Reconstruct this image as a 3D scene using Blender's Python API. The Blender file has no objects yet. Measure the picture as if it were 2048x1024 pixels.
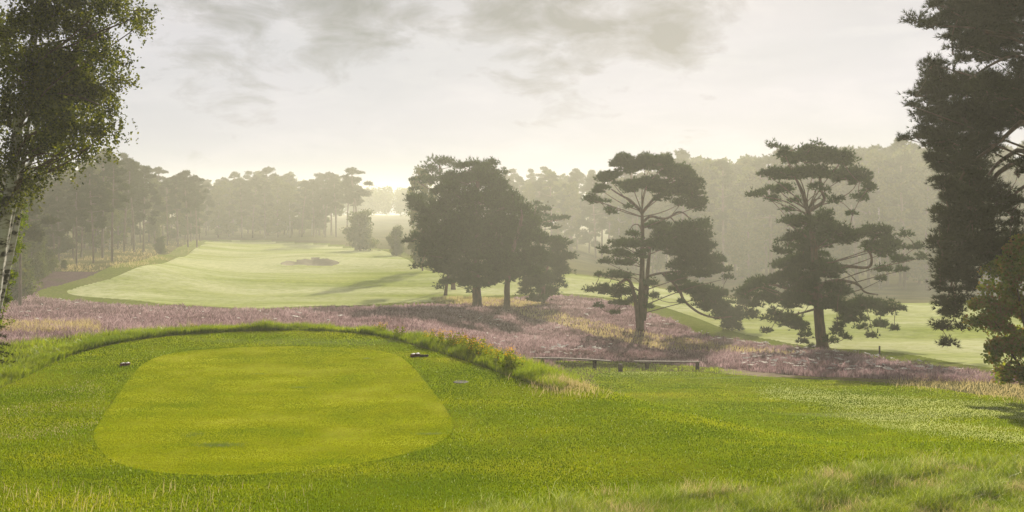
import bpy, math, random
import numpy as np
random.seed(7)
rng = np.random.default_rng(11)
C = bpy.context.scene.collection
F, CX, HY, CAMZ = 1900.0, 1024.0, 400.0, 4.5      # lens in photo pixels, horizon row, eye height

# ------------------------------------------------------------------ helpers
def sm(a, b, x):
    t = np.clip((x - a) / (b - a), 0, 1)
    return t * t * (3 - 2 * t)

def chaikin(p, n=2, closed=True):
    p = np.array(p, float)
    for _ in range(n):
        q = np.roll(p, -1, 0) if closed else p[1:]
        a = p if closed else p[:-1]
        p2 = np.empty((len(a) * 2, p.shape[1]))
        p2[0::2] = .75 * a + .25 * q
        p2[1::2] = .25 * a + .75 * q
        if not closed: p2 = np.vstack([p[:1], p2, p[-1:]])
        p = p2
    return p

def inside(poly, x, y):
    c = np.zeros(x.shape, bool)
    n = len(poly); j = n - 1
    for i in range(n):
        xi, yi = poly[i]; xj, yj = poly[j]
        if yi != yj:
            c ^= ((yi > y) != (yj > y)) & (x < (xj - xi) * (y - yi) / (yj - yi) + xi)
        j = i
    return c

def nearest(poly, x, y):
    bd = np.full(x.shape, 1e18); bx = x.copy(); by = y.copy()
    n = len(poly)
    for i in range(n):
        ax, ay = poly[i]; cx, cy = poly[(i + 1) % n]
        dx, dy = cx - ax, cy - ay
        L = dx * dx + dy * dy + 1e-12
        t = np.clip(((x - ax) * dx + (y - ay) * dy) / L, 0, 1)
        qx, qy = ax + t * dx, ay + t * dy
        d = (x - qx) ** 2 + (y - qy) ** 2
        m = d < bd
        bd = np.where(m, d, bd); bx = np.where(m, qx, bx); by = np.where(m, qy, by)
    return np.sqrt(bd), bx, by

# ------------------------------------------------------------------ terrain
YL = [-80, 0, 9, 13, 15, 33, 50, 75, 99, 130, 2500]
ZL = [3.4, 2.8, 1.0, .1, 0, -1.0, -2.3, -4.5, -6.4, -6.5, -6.5]
YR = [-80, 0, 9, 13, 16, 50, 68, 80, 110, 2500]
ZR = [3.4, 2.8, 1.0, .12, 0, -4.3, -6.0, -6.6, -6.7, -6.5]
PLAT = chaikin([(-30, 6), (8, 6), (6, 13), (3.5, 17), (1.6, 21), (.6, 24), (-.5, 26.3), (-1.9, 28.8), (-3.8, 31), (-7, 32.9), (-12, 32.6), (-16, 29), (-17.5, 22)], 2)

def prof(y, Y, Z):
    r = 0
    w = np.clip(np.abs(y) * .1, .8, 6)
    for k in (-1, -.5, 0, .5, 1): r = r + np.interp(y + k * w, Y, Z)
    return r / 5

def terr(x, y):
    x = np.asarray(x, float); y = np.asarray(y, float)
    x, y = np.broadcast_arrays(x, y)
    t = sm(-9, 3, x)
    base = prof(y, YL, ZL) * (1 - t) + prof(y, YR, ZR) * t
    plat = np.interp(y, [-80, 0, 9, 13, 15, 2500], [3.4, 2.8, 1.0, .1, 0, 0])
    near = (y < 45) & (x > -40) & (x < 20)
    w = np.zeros(x.shape)
    if near.any():
        d, _, _ = nearest(PLAT, x[near], y[near])
        d = np.where(inside(PLAT, x[near], y[near]), 0, d)
        w[near] = 1 - sm(0, 5.0, d)
    z = base * (1 - w) + plat * w
    a = x / np.maximum(y, 5)
    z = z - 8.4 * sm(3, 45, x) * sm(74, 220, y)
    z = z + 2.3 * sm(-.27, -.43, a) * sm(90, 130, y)
    far = sm(95, 125, y)
    z = z + far * (.28 * np.sin(x * .11 + y * .03) * np.sin(y * .075 + .6) + .16 * np.sin(x * .05 - y * .17))
    z = z + (1 - sm(30, 60, y)) * (1 - w * .7) * (.08 * np.sin(x * .9 + 1.3 * np.sin(y * .5)) * np.sin(y * .7))
    z = z + sm(40, 60, y) * (1 - far) * .12 * np.sin(x * .35) * np.sin(y * .4 + x * .1)
    # green-side mound with the bunker dug into its near face
    m = np.exp(-(((x + 37) / 10) ** 2 + ((y - 181) / 7) ** 2))
    z = z + .75 * m
    return z

_A0, _AS = -.62, 1 / F
def _table():
    A = np.arange(_A0, .62 + _AS, _AS)
    d = np.concatenate([np.arange(7, 60, .12), np.arange(60, 300, .6), np.arange(300, 1500, 8)])
    X = A[:, None] * d[None]; Y = np.broadcast_to(d, X.shape)
    S = (terr(X, Y) - CAMZ) / Y
    return d, np.maximum.accumulate(S, 1)
_TD, _TM = _table()

def ground(px, py):
    """first point of the terrain seen at a photo pixel"""
    px = np.atleast_1d(np.asarray(px, float)); py = np.atleast_1d(np.asarray(py, float))
    a = (px - CX) / F; b = (HY - py) / F
    col = np.clip(np.round((a - _A0) / _AS).astype(int), 0, len(_TM) - 1)
    out = np.empty(len(px)); order = np.argsort(col, kind='stable'); cs = col[order]
    cut = np.concatenate([[0], np.nonzero(np.diff(cs))[0] + 1, [len(cs)]])
    for s, e in zip(cut[:-1], cut[1:]):
        k = order[s:e]; M_ = _TM[cs[s]]; bb = b[k]
        i = np.clip(np.searchsorted(M_, bb), 1, len(M_) - 1)
        m0, m1 = M_[i - 1], M_[i]
        f = np.clip((bb - m0) / np.maximum(m1 - m0, 1e-9), 0, 1)
        out[k] = _TD[i - 1] + f * (_TD[i] - _TD[i - 1])
    return np.stack([a * out, out], 1)

def gp(px, py):
    p = ground(px, py)[0]
    return np.array([p[0], p[1], float(terr(p[0], p[1]))])

def at(px, py, d):
    return np.array([(px - CX) / F * d, d, CAMZ + (HY - py) / F * d])

def ground_near(pix, dmax=34.5):
    out = []
    for px, py in pix:
        for k in range(40):
            p = ground(px, py + k * .7)[0]
            if p[1] < dmax: break
        out.append(p)
    return np.array(out)

def zpoly(pix, extra=None, n=2):
    p = [tuple(q) for q in ground([q[0] for q in pix], [q[1] for q in pix])]
    if extra: p += extra
    return chaikin(p, n)

# ------------------------------------------------------------------ mesh building
def mesh(name, V, faces, mat, smooth=False):
    """V (n,3); faces: int array (m,k) or list of such arrays"""
    if not isinstance(faces, list): faces = [faces]
    me = bpy.data.meshes.new(name)
    V = np.ascontiguousarray(V, np.float32)
    me.vertices.add(len(V)); me.vertices.foreach_set('co', V.ravel())
    flat = np.concatenate([f.ravel() for f in faces]).astype(np.int32)
    tot = np.concatenate([np.full(len(f), f.shape[1], np.int32) for f in faces])
    start = np.concatenate([[0], np.cumsum(tot)[:-1]]).astype(np.int32)
    me.loops.add(len(flat)); me.loops.foreach_set('vertex_index', flat)
    me.polygons.add(len(tot)); me.polygons.foreach_set('loop_start', start)
    me.polygons.foreach_set('loop_total', tot)
    if smooth: me.polygons.foreach_set('use_smooth', np.ones(len(tot), bool))
    me.update(calc_edges=True)
    if mat: me.materials.append(mat)
    return me

def link(name, me, parent=None, loc=None):
    o = bpy.data.objects.new(name, me); C.objects.link(o)
    if parent: o.parent = parent
    if loc is not None: o.location = loc
    return o

def tag(o, label=None, cat=None, group=None, kind=None):
    if label: o['label'] = label
    if cat: o['category'] = cat
    if group: o['group'] = group
    if kind: o['kind'] = kind
    return o

def empty(name, loc, label, cat, group=None):
    o = link(name, None, None, loc); o.empty_display_size = .3
    return tag(o, label, cat, group)

def copy_tree(o, parent=None):
    c = o.copy(); C.objects.link(c); c.parent = parent
    for ch in o.children: copy_tree(ch, c)
    return c

class MB:
    def __init__(s): s.V = []; s.Q = []; s.T = []; s.n = 0
    def add(s, V, Q=None, T=None):
        V = np.asarray(V, float)
        if Q is not None and len(Q): s.Q.append(np.asarray(Q, int).reshape(-1, 4) + s.n)
        if T is not None and len(T): s.T.append(np.asarray(T, int).reshape(-1, 3) + s.n)
        s.V.append(V); s.n += len(V)
    def tube(s, P, R, sides=7, wob=0.):
        P = np.asarray(P, float); n = len(P)
        R = np.broadcast_to(np.asarray(R, float), (n,))
        T = np.gradient(P, axis=0); T /= np.linalg.norm(T, axis=1)[:, None] + 1e-9
        ref = np.array([0.31, .95, .05]) if abs(T[:, 2]).mean() > .5 else np.array([0, 0, 1.])
        A = np.cross(T, ref); A /= np.linalg.norm(A, axis=1)[:, None] + 1e-9
        B = np.cross(T, A)
        th = np.arange(sides) * 2 * math.pi / sides
        rr = R[:, None] * (1 + wob * rng.uniform(-1, 1, (n, sides)))
        V = P[:, None] + rr[..., None] * (np.cos(th)[None, :, None] * A[:, None] + np.sin(th)[None, :, None] * B[:, None])
        i = np.arange(n - 1)[:, None] * sides; k = np.arange(sides)[None]; k2 = (k + 1) % sides
        Q = np.stack([i + k, i + k2, i + sides + k2, i + sides + k], -1).reshape(-1, 4)
        V = V.reshape(-1, 3)
        V = np.vstack([V, P[:1], P[-1:]])
        c0, c1 = n * sides, n * sides + 1
        kk = np.arange(sides); kn = (kk + 1) % sides
        T1 = np.stack([np.full(sides, c0), kn, kk], 1)
        T2 = np.stack([np.full(sides, c1), (n - 1) * sides + kk, (n - 1) * sides + kn], 1)
        s.add(V, Q, np.vstack([T1, T2]))
    def box(s, c, size, rot=0., tilt=0.):
        x, y, z = np.array(size) / 2
        V = np.array([(i * x, j * y, k * z) for k in (-1, 1) for j in (-1, 1) for i in (-1, 1)], float)
        V[:, 2] += V[:, 0] * tilt
        cr, sr = math.cos(rot), math.sin(rot)
        V = np.stack([V[:, 0] * cr - V[:, 1] * sr, V[:, 0] * sr + V[:, 1] * cr, V[:, 2]], 1) + np.array(c)
        s.add(V, [(0, 2, 3, 1), (4, 5, 7, 6), (0, 1, 5, 4), (2, 6, 7, 3), (0, 4, 6, 2), (1, 3, 7, 5)])
    def build(s, name, mat, smooth=True):
        fs = []
        if s.Q: fs.append(np.vstack(s.Q))
        if s.T: fs.append(np.vstack(s.T))
        return mesh(name, np.vstack(s.V), fs, mat, smooth)

def unit(v): return v / (np.linalg.norm(v, axis=-1, keepdims=True) + 1e-9)
def rdir(n): return unit(rng.normal(size=(n, 3)))

def curve(pts, n=3):
    return chaikin(pts, n, closed=False)

# ------------------------------------------------------------------ materials
def nodes(name):
    m = bpy.data.materials.new(name); m.use_nodes = True
    nt = m.node_tree; nt.nodes.clear()
    out = nt.nodes.new('ShaderNodeOutputMaterial')
    return m, nt, out

def N(nt, t, **k):
    n = nt.nodes.new(t)
    for a, v in k.items():
        if a == 'inp':
            for i, x in v.items(): n.inputs[i].default_value = x
        else: setattr(n, a, v)
    return n

def ramp(nt, fac, stops, interp='LINEAR'):
    r = N(nt, 'ShaderNodeValToRGB'); cr = r.color_ramp; cr.interpolation = interp
    while len(cr.elements) < len(stops): cr.elements.new(.5)
    for e, (p, c) in zip(cr.elements, stops):
        e.position = p; e.color = (*c, 1) if len(c) == 3 else c
    nt.links.new(fac, r.inputs[0]); return r.outputs[0]

def noise(nt, scale, detail=4, rough=.55, stretch=None, coord='Object'):
    tc = N(nt, 'ShaderNodeTexCoord'); src = tc.outputs[coord]
    if stretch is not None:
        mp = N(nt, 'ShaderNodeMapping'); mp.inputs['Scale'].default_value = stretch
        nt.links.new(src, mp.inputs[0]); src = mp.outputs[0]
    n = N(nt, 'ShaderNodeTexNoise'); n.inputs['Scale'].default_value = scale
    n.inputs['Detail'].default_value = detail; n.inputs['Roughness'].default_value = rough
    nt.links.new(src, n.inputs['Vector']); return n.outputs['Fac']

def mixc(nt, f, a, b, mode='MIX'):
    m = N(nt, 'ShaderNodeMix', data_type='RGBA', blend_type=mode)
    for i, v in ((0, f), (6, a), (7, b)):
        if hasattr(v, 'is_linked') or hasattr(v, 'links'): nt.links.new(v, m.inputs[i])
        else: m.inputs[i].default_value = (*v, 1) if isinstance(v, tuple) and len(v) == 3 else v
    return m.outputs[2]

def leaf_mat(name, cols, trans=.4, tcol=None, scale=.5, gloss=0., rough=.4, rand=.55, nz=.75, stretch=None):
    m, nt, out = nodes(name)
    geo = N(nt, 'ShaderNodeNewGeometry')
    add = N(nt, 'ShaderNodeMath', operation='ADD'); 
    n = noise(nt, scale, 4, .6, stretch)
    mul = N(nt, 'ShaderNodeMath', operation='MULTIPLY', inp={1: rand}); nt.links.new(geo.outputs['Random Per Island'], mul.inputs[0])
    mul2 = N(nt, 'ShaderNodeMath', operation='MULTIPLY', inp={1: nz}); nt.links.new(n, mul2.inputs[0])
    nt.links.new(mul.outputs[0], add.inputs[0]); nt.links.new(mul2.outputs[0], add.inputs[1])
    k = len(cols)
    col = ramp(nt, add.outputs[0], [(.15 + .75 * i / max(1, k - 1), c) for i, c in enumerate(cols)])
    d = N(nt, 'ShaderNodeBsdfDiffuse'); nt.links.new(col, d.inputs[0])
    t = N(nt, 'ShaderNodeBsdfTranslucent')
    tc = mixc(nt, 1.0, col, tcol or (1.6, 1.5, .6), 'MULTIPLY')
    nt.links.new(tc, t.inputs[0])
    mx = N(nt, 'ShaderNodeMixShader', inp={0: trans})
    nt.links.new(d.outputs[0], mx.inputs[1]); nt.links.new(t.outputs[0], mx.inputs[2])
    last = mx
    if gloss:
        g = N(nt, 'ShaderNodeBsdfGlossy', inp={'Roughness': rough, 'Color': (1, 1, 1, 1)})
        mg = N(nt, 'ShaderNodeMixShader', inp={0: gloss})
        nt.links.new(mx.outputs[0], mg.inputs[1]); nt.links.new(g.outputs[0], mg.inputs[2]); last = mg
    nt.links.new(last.outputs[0], out.inputs[0]); return m

def solid_mat(name, stops, scale=3, detail=6, rough=.9, bump=0., bscale=None, stretch=None, spec=.2):
    m, nt, out = nodes(name)
    b = N(nt, 'ShaderNodeBsdfPrincipled', inp={'Roughness': rough, 'Specular IOR Level': spec})
    n = noise(nt, scale, detail, .6, stretch)
    nt.links.new(ramp(nt, n, stops), b.inputs['Base Color'])
    if bump:
        n2 = noise(nt, bscale or scale * 3, 6, .65, stretch)
        bp = N(nt, 'ShaderNodeBump', inp={'Strength': .9, 'Distance': bump}); nt.links.new(n2, bp.inputs['Height'])
        nt.links.new(bp.outputs[0], b.inputs['Normal'])
    nt.links.new(b.outputs[0], out.inputs[0]); return m

def turf_mat(name, a, b, c, dew=None, dew_lo=.5, dew_hi=.65, dscale=.12, dstretch=(1, 1, 1), fine=18, bump=.02, patch=.35, mow=0.):
    """short turf: big soft patches, fine grain, optional dew-whitened areas"""
    m, nt, out = nodes(name)
    bs = N(nt, 'ShaderNodeBsdfDiffuse', inp={'Roughness': .6})
    n1 = noise(nt, patch, 5, .6); n2 = noise(nt, fine, 5, .7)
    col = ramp(nt, n1, [(.3, a), (.52, b), (.72, c)])
    g = ramp(nt, n2, [(.25, (.55, .55, .5)), (.75, (1.35, 1.3, 1.3))])
    col = mixc(nt, 1.0, col, g, 'MULTIPLY')
    if dew:
        nd = noise(nt, dscale, 6, .6, dstretch)
        f = ramp(nt, nd, [(dew_lo, (0, 0, 0)), (dew_hi, (1, 1, 1))])
        n3 = noise(nt, fine * .6, 4, .8)
        f2 = ramp(nt, n3, [(.3, (.35, .35, .35)), (.6, (1, 1, 1))])
        ff = mixc(nt, 1.0, f, f2, 'MULTIPLY')
        col = mixc(nt, ff, col, dew)
    nt.links.new(col, bs.inputs['Color'])
    bp = N(nt, 'ShaderNodeBump', inp={'Strength': .8, 'Distance': bump}); nt.links.new(n2, bp.inputs['Height'])
    n4 = noise(nt, 1.3, 4, .6)
    bp2 = N(nt, 'ShaderNodeBump', inp={'Strength': .5, 'Distance': .12}); nt.links.new(n4, bp2.inputs['Height'])
    nt.links.new(bp.outputs[0], bp2.inputs['Normal'])
    nt.links.new(bp2.outputs[0], bs.inputs['Normal'])
    nt.links.new(bs.outputs[0], out.inputs[0]); return m

M = {}
M['tee'] = turf_mat('mown_tee', (.15, .22, .001), (.28, .31, .002), (.44, .43, .04), fine=26, bump=.012, patch=.45)
M['lawn'] = turf_mat('lawn_turf', (.085, .135, .001), (.15, .20, .001), (.27, .28, .015), dew=(.24, .27, .12), dew_lo=.6, dew_hi=.75, dscale=.16, dstretch=(.5, 1.4, 1), fine=14)
M['fairway'] = turf_mat('dewy_fairway', (.24, .32, .03), (.34, .41, .07), (.46, .50, .14), dew=(.66, .66, .36), dew_lo=.35, dew_hi=.6, dscale=.05, dstretch=(.6, 1.6, 1), fine=1.6, bump=.05, patch=.06)
M['semirough'] = turf_mat('semi_rough', (.16, .21, .02), (.20, .24, .04), (.26, .26, .09), fine=4, bump=.05, patch=.1)
M['ground'] = turf_mat('rough_ground', (.10, .085, .035), (.14, .14, .05), (.2, .16, .08), fine=3, bump=.08, patch=.08)
M['heathground'] = turf_mat('heath_soil', (.13, .085, .085), (.17, .11, .115), (.12, .11, .06), fine=5, bump=.1, patch=.4)
M['path'] = solid_mat('sandy_path', [(.3, (.13, .105, .075)), (.7, (.22, .18, .13))], 2, bump=.03, spec=0, rough=1)
M['sand'] = solid_mat('bunker_sand', [(.3, (.17, .155, .11)), (.7, (.24, .21, .15))], .6, bump=.05, bscale=3, spec=0, rough=1)
M['bark_pine'] = solid_mat('pine_bark', [(.3, (.028, .019, .014)), (.5, (.06, .038, .026)), (.72, (.12, .07, .045))], 6, bump=.04, bscale=9, stretch=(1, 1, .3))
M['bark_far'] = solid_mat('forest_bark', [(.3, (.06, .045, .035)), (.7, (.16, .12, .09))], 3, stretch=(1, 1, .3))
M['bark_pale'] = solid_mat('pale_bark', [(.35, (.09, .08, .065)), (.6, (.22, .21, .18))], 3, stretch=(1, 1, 2))
M['birch'] = solid_mat('birch_bark', [(.40, (.02, .018, .015)), (.47, (.25, .23, .2)), (.55, (.33, .32, .30)), (.8, (.42, .41, .38))], 3.0, detail=5, bump=.012, stretch=(1, 1, 2.2))
M['needle'] = leaf_mat('pine_needles', [(.007, .015, .004), (.015, .032, .007), (.036, .062, .012)], .28, (1.3, 1.3, .6), .6)
M['needle_near'] = leaf_mat('near_pine_needles', [(.004, .007, .002), (.009, .014, .004), (.028, .034, .008)], .2, (1.4, 1.35, .5), .8)
M['forest'] = leaf_mat('forest_needles', [(.022, .03, .014), (.04, .052, .022), (.065, .08, .03)], .25, (1.3, 1.3, .6), .25)
M['forest_leaf'] = leaf_mat('forest_leaves', [(.03, .045, .012), (.055, .075, .02), (.10, .11, .03)], .35, (1.4, 1.4, .5), .25)
M['birch_leaf'] = leaf_mat('birch_leaves', [(.008, .014, .001), (.022, .034, .002), (.09, .105, .004)], .42, (2.0, 1.75, .3), .7, gloss=.01)
M['sapling_leaf'] = leaf_mat('sapling_leaves', [(.02, .035, .003), (.05, .075, .005), (.12, .15, .01)], .5, (1.8, 1.8, .3), .9)
M['bush_leaf'] = leaf_mat('bush_leaves', [(.03, .055, .008), (.075, .11, .015), (.15, .17, .03), (.20, .11, .05)], .5, (1.7, 1.7, .4), 1.2)
M['grass'] = leaf_mat('grass_blades', [(.04, .078, .001), (.085, .135, .001), (.14, .185, .001), (.26, .265, .015)], .5, (1.6, 1.6, .25), .45, gloss=.004, rough=.3, rand=.28, nz=1.0, stretch=(.5, 1.3, 1))
M['teegrass'] = leaf_mat('mown_grass_blades', [(.12, .19, .001), (.23, .30, .002), (.33, .36, .003), (.54, .54, .09)], .45, (1.4, 1.4, .25), .8, rand=.22, nz=1.0, stretch=(.5, 1.6, 1))
M['dew_and_lit_grass'] = leaf_mat('dewy_and_sunlit_blades', [(.18, .22, .05), (.30, .34, .15), (.42, .44, .27)], .45, (1.3, 1.3, .7), .5, gloss=.02, rough=.3)  # real dew on the lawn, painted sunlit blades in the foreground
M['rough'] = leaf_mat('rough_grass_blades', [(.05, .085, .003), (.10, .15, .004), (.22, .25, .03)], .5, (1.5, 1.5, .4), .6, gloss=.02, rough=.3)
M['straw'] = leaf_mat('straw_blades', [(.18, .16, .065), (.31, .26, .14), (.46, .38, .24)], .45, (1.25, 1.2, .85), .6, gloss=.01)
M['heather'] = leaf_mat('heather_sprigs', [(.03, .036, .012), (.075, .055, .04), (.14, .092, .095), (.235, .16, .175), (.40, .31, .31)], .38, (1.2, 1.1, 1.1), .28, rand=.35, nz=1.05, stretch=(.6, 1.3, 1))
M['web'] = leaf_mat('dewy_cobweb', [(.6, .56, .52), (.8, .78, .75)], .5, (1.1, 1.1, 1.1), 3)
M['gold'] = leaf_mat('goldenrod_flowers', [(.45, .26, .005), (.62, .42, .01), (.5, .18, .01)], .4, (1.3, 1.2, .5), 4)
M['gold_leaf'] = leaf_mat('goldenrod_leaves', [(.05, .075, .01), (.10, .13, .015), (.17, .19, .03)], .45, (1.6, 1.6, .4), 2)
M['rust'] = leaf_mat('faded_flower_heads', [(.10, .04, .02), (.2, .09, .03)], .3, (1.3, 1.2, .5), 4)
M['wood'] = solid_mat('weathered_wood', [(.3, (.035, .028, .022)), (.7, (.11, .085, .065))], 8, bump=.006, stretch=(.3, 3, 3))
M['wood_dark'] = solid_mat('dark_post_wood', [(.3, (.025, .018, .014)), (.7, (.06, .045, .035))], 8)
M['marker_bark'] = solid_mat('marker_log_bark', [(.3, (.06, .02, .014)), (.7, (.16, .06, .04))], 14, bump=.006)
M['marker_white'] = solid_mat('marker_white_paint', [(.3, (.6, .52, .5)), (.7, (.82, .78, .76))], 10, rough=.5)
M['black'] = solid_mat('dark_hole', [(.3, (.008, .007, .006)), (.7, (.02, .016, .012))], 10)

# ------------------------------------------------------------------ zones
HE = 1100
z_fair = zpoly([(118, 584), (200, 596), (330, 607), (480, 617), (600, 613), (740, 608), (840, 605), (930, 596)],
               None, 0)
fair_front_r = ground([1000, 1080, 1130, 1240, 1320, 1380, 1480, 1600, 1750, 1880, 2010, 2200], [590, 588, 586, 598, 611, 630, 668, 690, 701, 718, 738, 760])
fair_back_r = [(75, 118), (52, 120), (34, 126), (18, 136), (5, 142), (-8, 150)]  # brought nearer so the darker rough behind stands in for shade
fair_back_l = ground([850, 800, 740, 640, 520, 430, 405, 380, 330, 250, 170], [545, 512, 498, 489, 482, 480, 487, 505, 528, 549, 572])
Z_FAIR = chaikin([tuple(p) for p in z_fair] + [tuple(p) for p in fair_front_r] + [(90, 70)] + fair_back_r + [tuple(p) for p in fair_back_l], 2)
# semi-rough: the fairway outline pushed outwards
def grow(poly, g):
    n = len(poly); out = []
    for i in range(n):
        a, b = poly[i - 1], poly[(i + 1) % n]
        t = np.array(b) - np.array(a); t /= np.linalg.norm(t) + 1e-9
        out.append(np.array(poly[i]) + g * np.array([t[1], -t[0]]))
    return np.array(out)
area = .5 * np.sum(Z_FAIR[:, 0] * np.roll(Z_FAIR[:, 1], -1) - np.roll(Z_FAIR[:, 0], -1) * Z_FAIR[:, 1])
Z_SEMI = grow(Z_FAIR, 3.2 if area > 0 else -3.2)
hx = ground([1035, 1100, 1200, 1300, 1420, 1470, 1500, 1700, 1800, 1900, 2010, 2120], [725, 722, 722, 727, 735, 742, 748, 755, 760, 762, 765, 775])
Z_HEATH = np.array([(-75, 34), (-30, 37), (-16, 38.5), (-7, 38.5), (-1, 36), (2, 38)] + [tuple(p) for p in hx[1:]] + [(48, 50), (60, 70), (45, 85), (28, 100), (12, 116), (0, 112), (-20, 116), (-38, 118), (-58, 119), (-68, 116), (-75, 100)])
tee_pix = [(183, 872), (205, 910), (260, 937), (360, 950), (520, 950), (680, 935), (800, 912), (880, 888), (912, 858), (895, 820), (860, 775), (822, 728), (790, 706), (720, 696), (600, 692), (460, 695), (350, 703), (295, 720), (262, 750), (235, 790), (200, 840)]
Z_TEE = zpoly(tee_pix, None, 2)
lawn_pix = [(-60, 800), (40, 760), (110, 722), (200, 693), (330, 671), (480, 662), (620, 661), (720, 666), (820, 687), (900, 711), (985, 741), (1075, 772), (1150, 787)]
lawn_r = [(1200, 770), (1180, 748), (1260, 741), (1420, 744), (1470, 750), (1600, 757), (1700, 761), (1800, 768), (1900, 780), (2048, 798), (2200, 815)]
Z_LAWN = np.vstack([chaikin(np.vstack([ground_near(lawn_pix), ground([p[0] for p in lawn_r], [p[1] for p in lawn_r])]), 2, False), [(26, 20), (26, 4), (-24, 4), (-24, 18)]])
Z_PATH = zpoly([(1432, 741), (1455, 737), (1490, 741), (1560, 747), (1600, 752), (1560, 755), (1490, 752)], None, 1)
pl = ground([1030, 1090, 1150, 1220, 1290, 1340, 1400, 1450], [622, 640, 657, 675, 692, 706, 722, 740])
Z_TRACK = np.vstack([pl + [0.45, .5], (pl - [.45, .5])[::-1]])
sw = np.array([[4 + 0, 0]])
Z_SAND = zpoly([(556, 528), (575, 521), (598, 520), (615, 516), (650, 516), (684, 525), (668, 531), (630, 532), (600, 529), (575, 531)], None, 1)

# straw strip beside the track, and other grass areas (world polygons)
Z_STRAW = zpoly([(1020, 612), (1100, 622), (1180, 640), (1260, 662), (1330, 672), (1440, 690), (1600, 705), (1620, 712), (1440, 706), (1330, 702), (1240, 684), (1160, 664), (1080, 642), (1030, 628)], None, 1)
Z_UNDER = zpoly([(860, 596), (940, 594), (1010, 598), (1090, 604), (1100, 612), (1010, 615), (930, 610), (870, 606)], None, 1)

# ------------------------------------------------------------------ ground sheets, cut from one terrain grid
def build_ground():
    rows = []
    d = 6.0
    while d < 720:
        rows.append(d)
        h = 4.5 + min(6.5, max(0, (d - 15) * .11))
        d += max(.10, min(d * d * (1.3 if 85 < d < 180 else 2.2) / (F * h), 30))
    rows = [-60, -40, -25, -12, -4, 0, 3] + rows
    uf = np.arange(-.66, .661, .0022)
    uc = .66 * 1.22 ** np.arange(1, 8)
    u = np.concatenate([-uc[::-1], uf, uc])
    Y = np.array(rows); s = np.sqrt(np.maximum(Y, 0) ** 2 + 49)
    X = u[None] * s[:, None]; YY = np.repeat(Y[:, None], len(u), 1)
    x, y = X.ravel(), YY.ravel()
    cell = np.minimum(np.abs(s * .0022), 2).repeat(len(u)); 
    rs = np.gradient(Y).repeat(len(u)); tol = np.sqrt(cell * rs) * .6
    fixed = np.zeros(x.shape, bool)
    for poly in (Z_TEE, Z_LAWN, Z_SAND, Z_PATH, Z_FAIR, Z_SEMI, Z_HEATH):
        lo, hi = poly.min(0) - 3, poly.max(0) + 3
        m = np.where((x > lo[0]) & (x < hi[0]) & (y > lo[1]) & (y < hi[1]) & ~fixed)[0]
        dd, bx, by = nearest(poly, x[m], y[m])
        k = dd < tol[m]
        x[m[k]] = bx[k]; y[m[k]] = by[k]; fixed[m[k]] = True
    z = terr(x, y)
    # dig the bunker
    ms = inside(Z_SAND, x, y); dd, _, _ = nearest(Z_SAND, x[ms], y[ms]); z[ms] -= .9 * sm(0, 2.6, dd)
    # mown tee sits a touch lower than the uncut turf
    V = np.stack([x, y, z], 1)
    nr, nc = len(Y), len(u)
    i = np.arange(nr - 1)[:, None] * nc; k = np.arange(nc - 1)[None]
    Q = np.stack([i + k, i + k + 1, i + nc + k + 1, i + nc + k], -1).reshape(-1, 4)
    cx, cy = x[Q].mean(1), y[Q].mean(1)
    zone = np.zeros(len(Q), int)
    for idx, poly in ((1, Z_HEATH), (2, Z_SEMI), (3, Z_FAIR), (4, Z_LAWN), (5, Z_PATH), (6, Z_TEE), (7, Z_SAND)):
        zone[inside(poly, cx, cy)] = idx
    names = ['ground', 'heath_ground', 'semi_rough', 'fairway', 'lawn', 'path', 'tee_green', 'bunker_sand']
    mats = ['ground', 'heathground', 'semirough', 'fairway', 'lawn', 'path', 'tee', 'sand']
    labels = ['rough ground running under the woods', 'soil under the purple heather', 'green fringe round the pale fairway', 'pale dewy fairway in the valley',
              'bright green lawn round the tee', 'small sandy path end beside the right bench', 'smooth yellow green mown tee', 'sand bunker in the far fairway']
    for idx in range(8):
        q = Q[zone == idx]
        if not len(q): continue
        used, inv = np.unique(q.ravel(), return_inverse=True)
        o = link(names[idx], mesh(names[idx], V[used], inv.reshape(-1, 4), M[mats[idx]], True))
        tag(o, labels[idx], names[idx].replace('_', ' '), None, 'structure')
build_ground()

# ------------------------------------------------------------------ ground cover (nobody could count it)
def sample_pix(n, x0, x1, y0, y1, dmax=400):
    """ground points spread evenly as seen, so that near turf is dense and far turf is not"""
    px = rng.uniform(x0, x1, n); py = rng.uniform(y0, y1, n)
    out = []
    out.append(ground(px, py))
    p = np.vstack(out)
    return p[p[:, 1] < dmax]

def blades(P, h, w, lean=.4, wind=(0.1, 0)):
    """one bent two-triangle blade per point; h and w arrays"""
    n = len(P); x, y = P[:, 0], P[:, 1]; z = terr(x, y)
    th = rng.uniform(0, 2 * math.pi, n)
    a = np.stack([np.cos(th), np.sin(th), np.zeros(n)], 1)
    l = rng.normal(0, lean, (n, 2)) * h[:, None] + np.array(wind) * h[:, None]
    b = np.stack([x, y, z], 1)
    up = np.array([0, 0, 1.])
    mid = b + np.stack([l[:, 0] * .3, l[:, 1] * .3, h * .6], 1)
    tip = b + np.stack([l[:, 0], l[:, 1], h], 1)
    W = a * w[:, None] / 2
    V = np.stack([b - W, b + W, mid + W * .75, mid - W * .75, tip], 1).reshape(-1, 3)
    i = np.arange(n)[:, None] * 5
    return V, (i + np.array([0, 1, 2, 3])), (i + np.array([3, 2, 4]))

def in_any(P, polys):
    m = np.zeros(len(P), bool)
    for q in polys: m |= inside(q, P[:, 0], P[:, 1])
    return m

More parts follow.
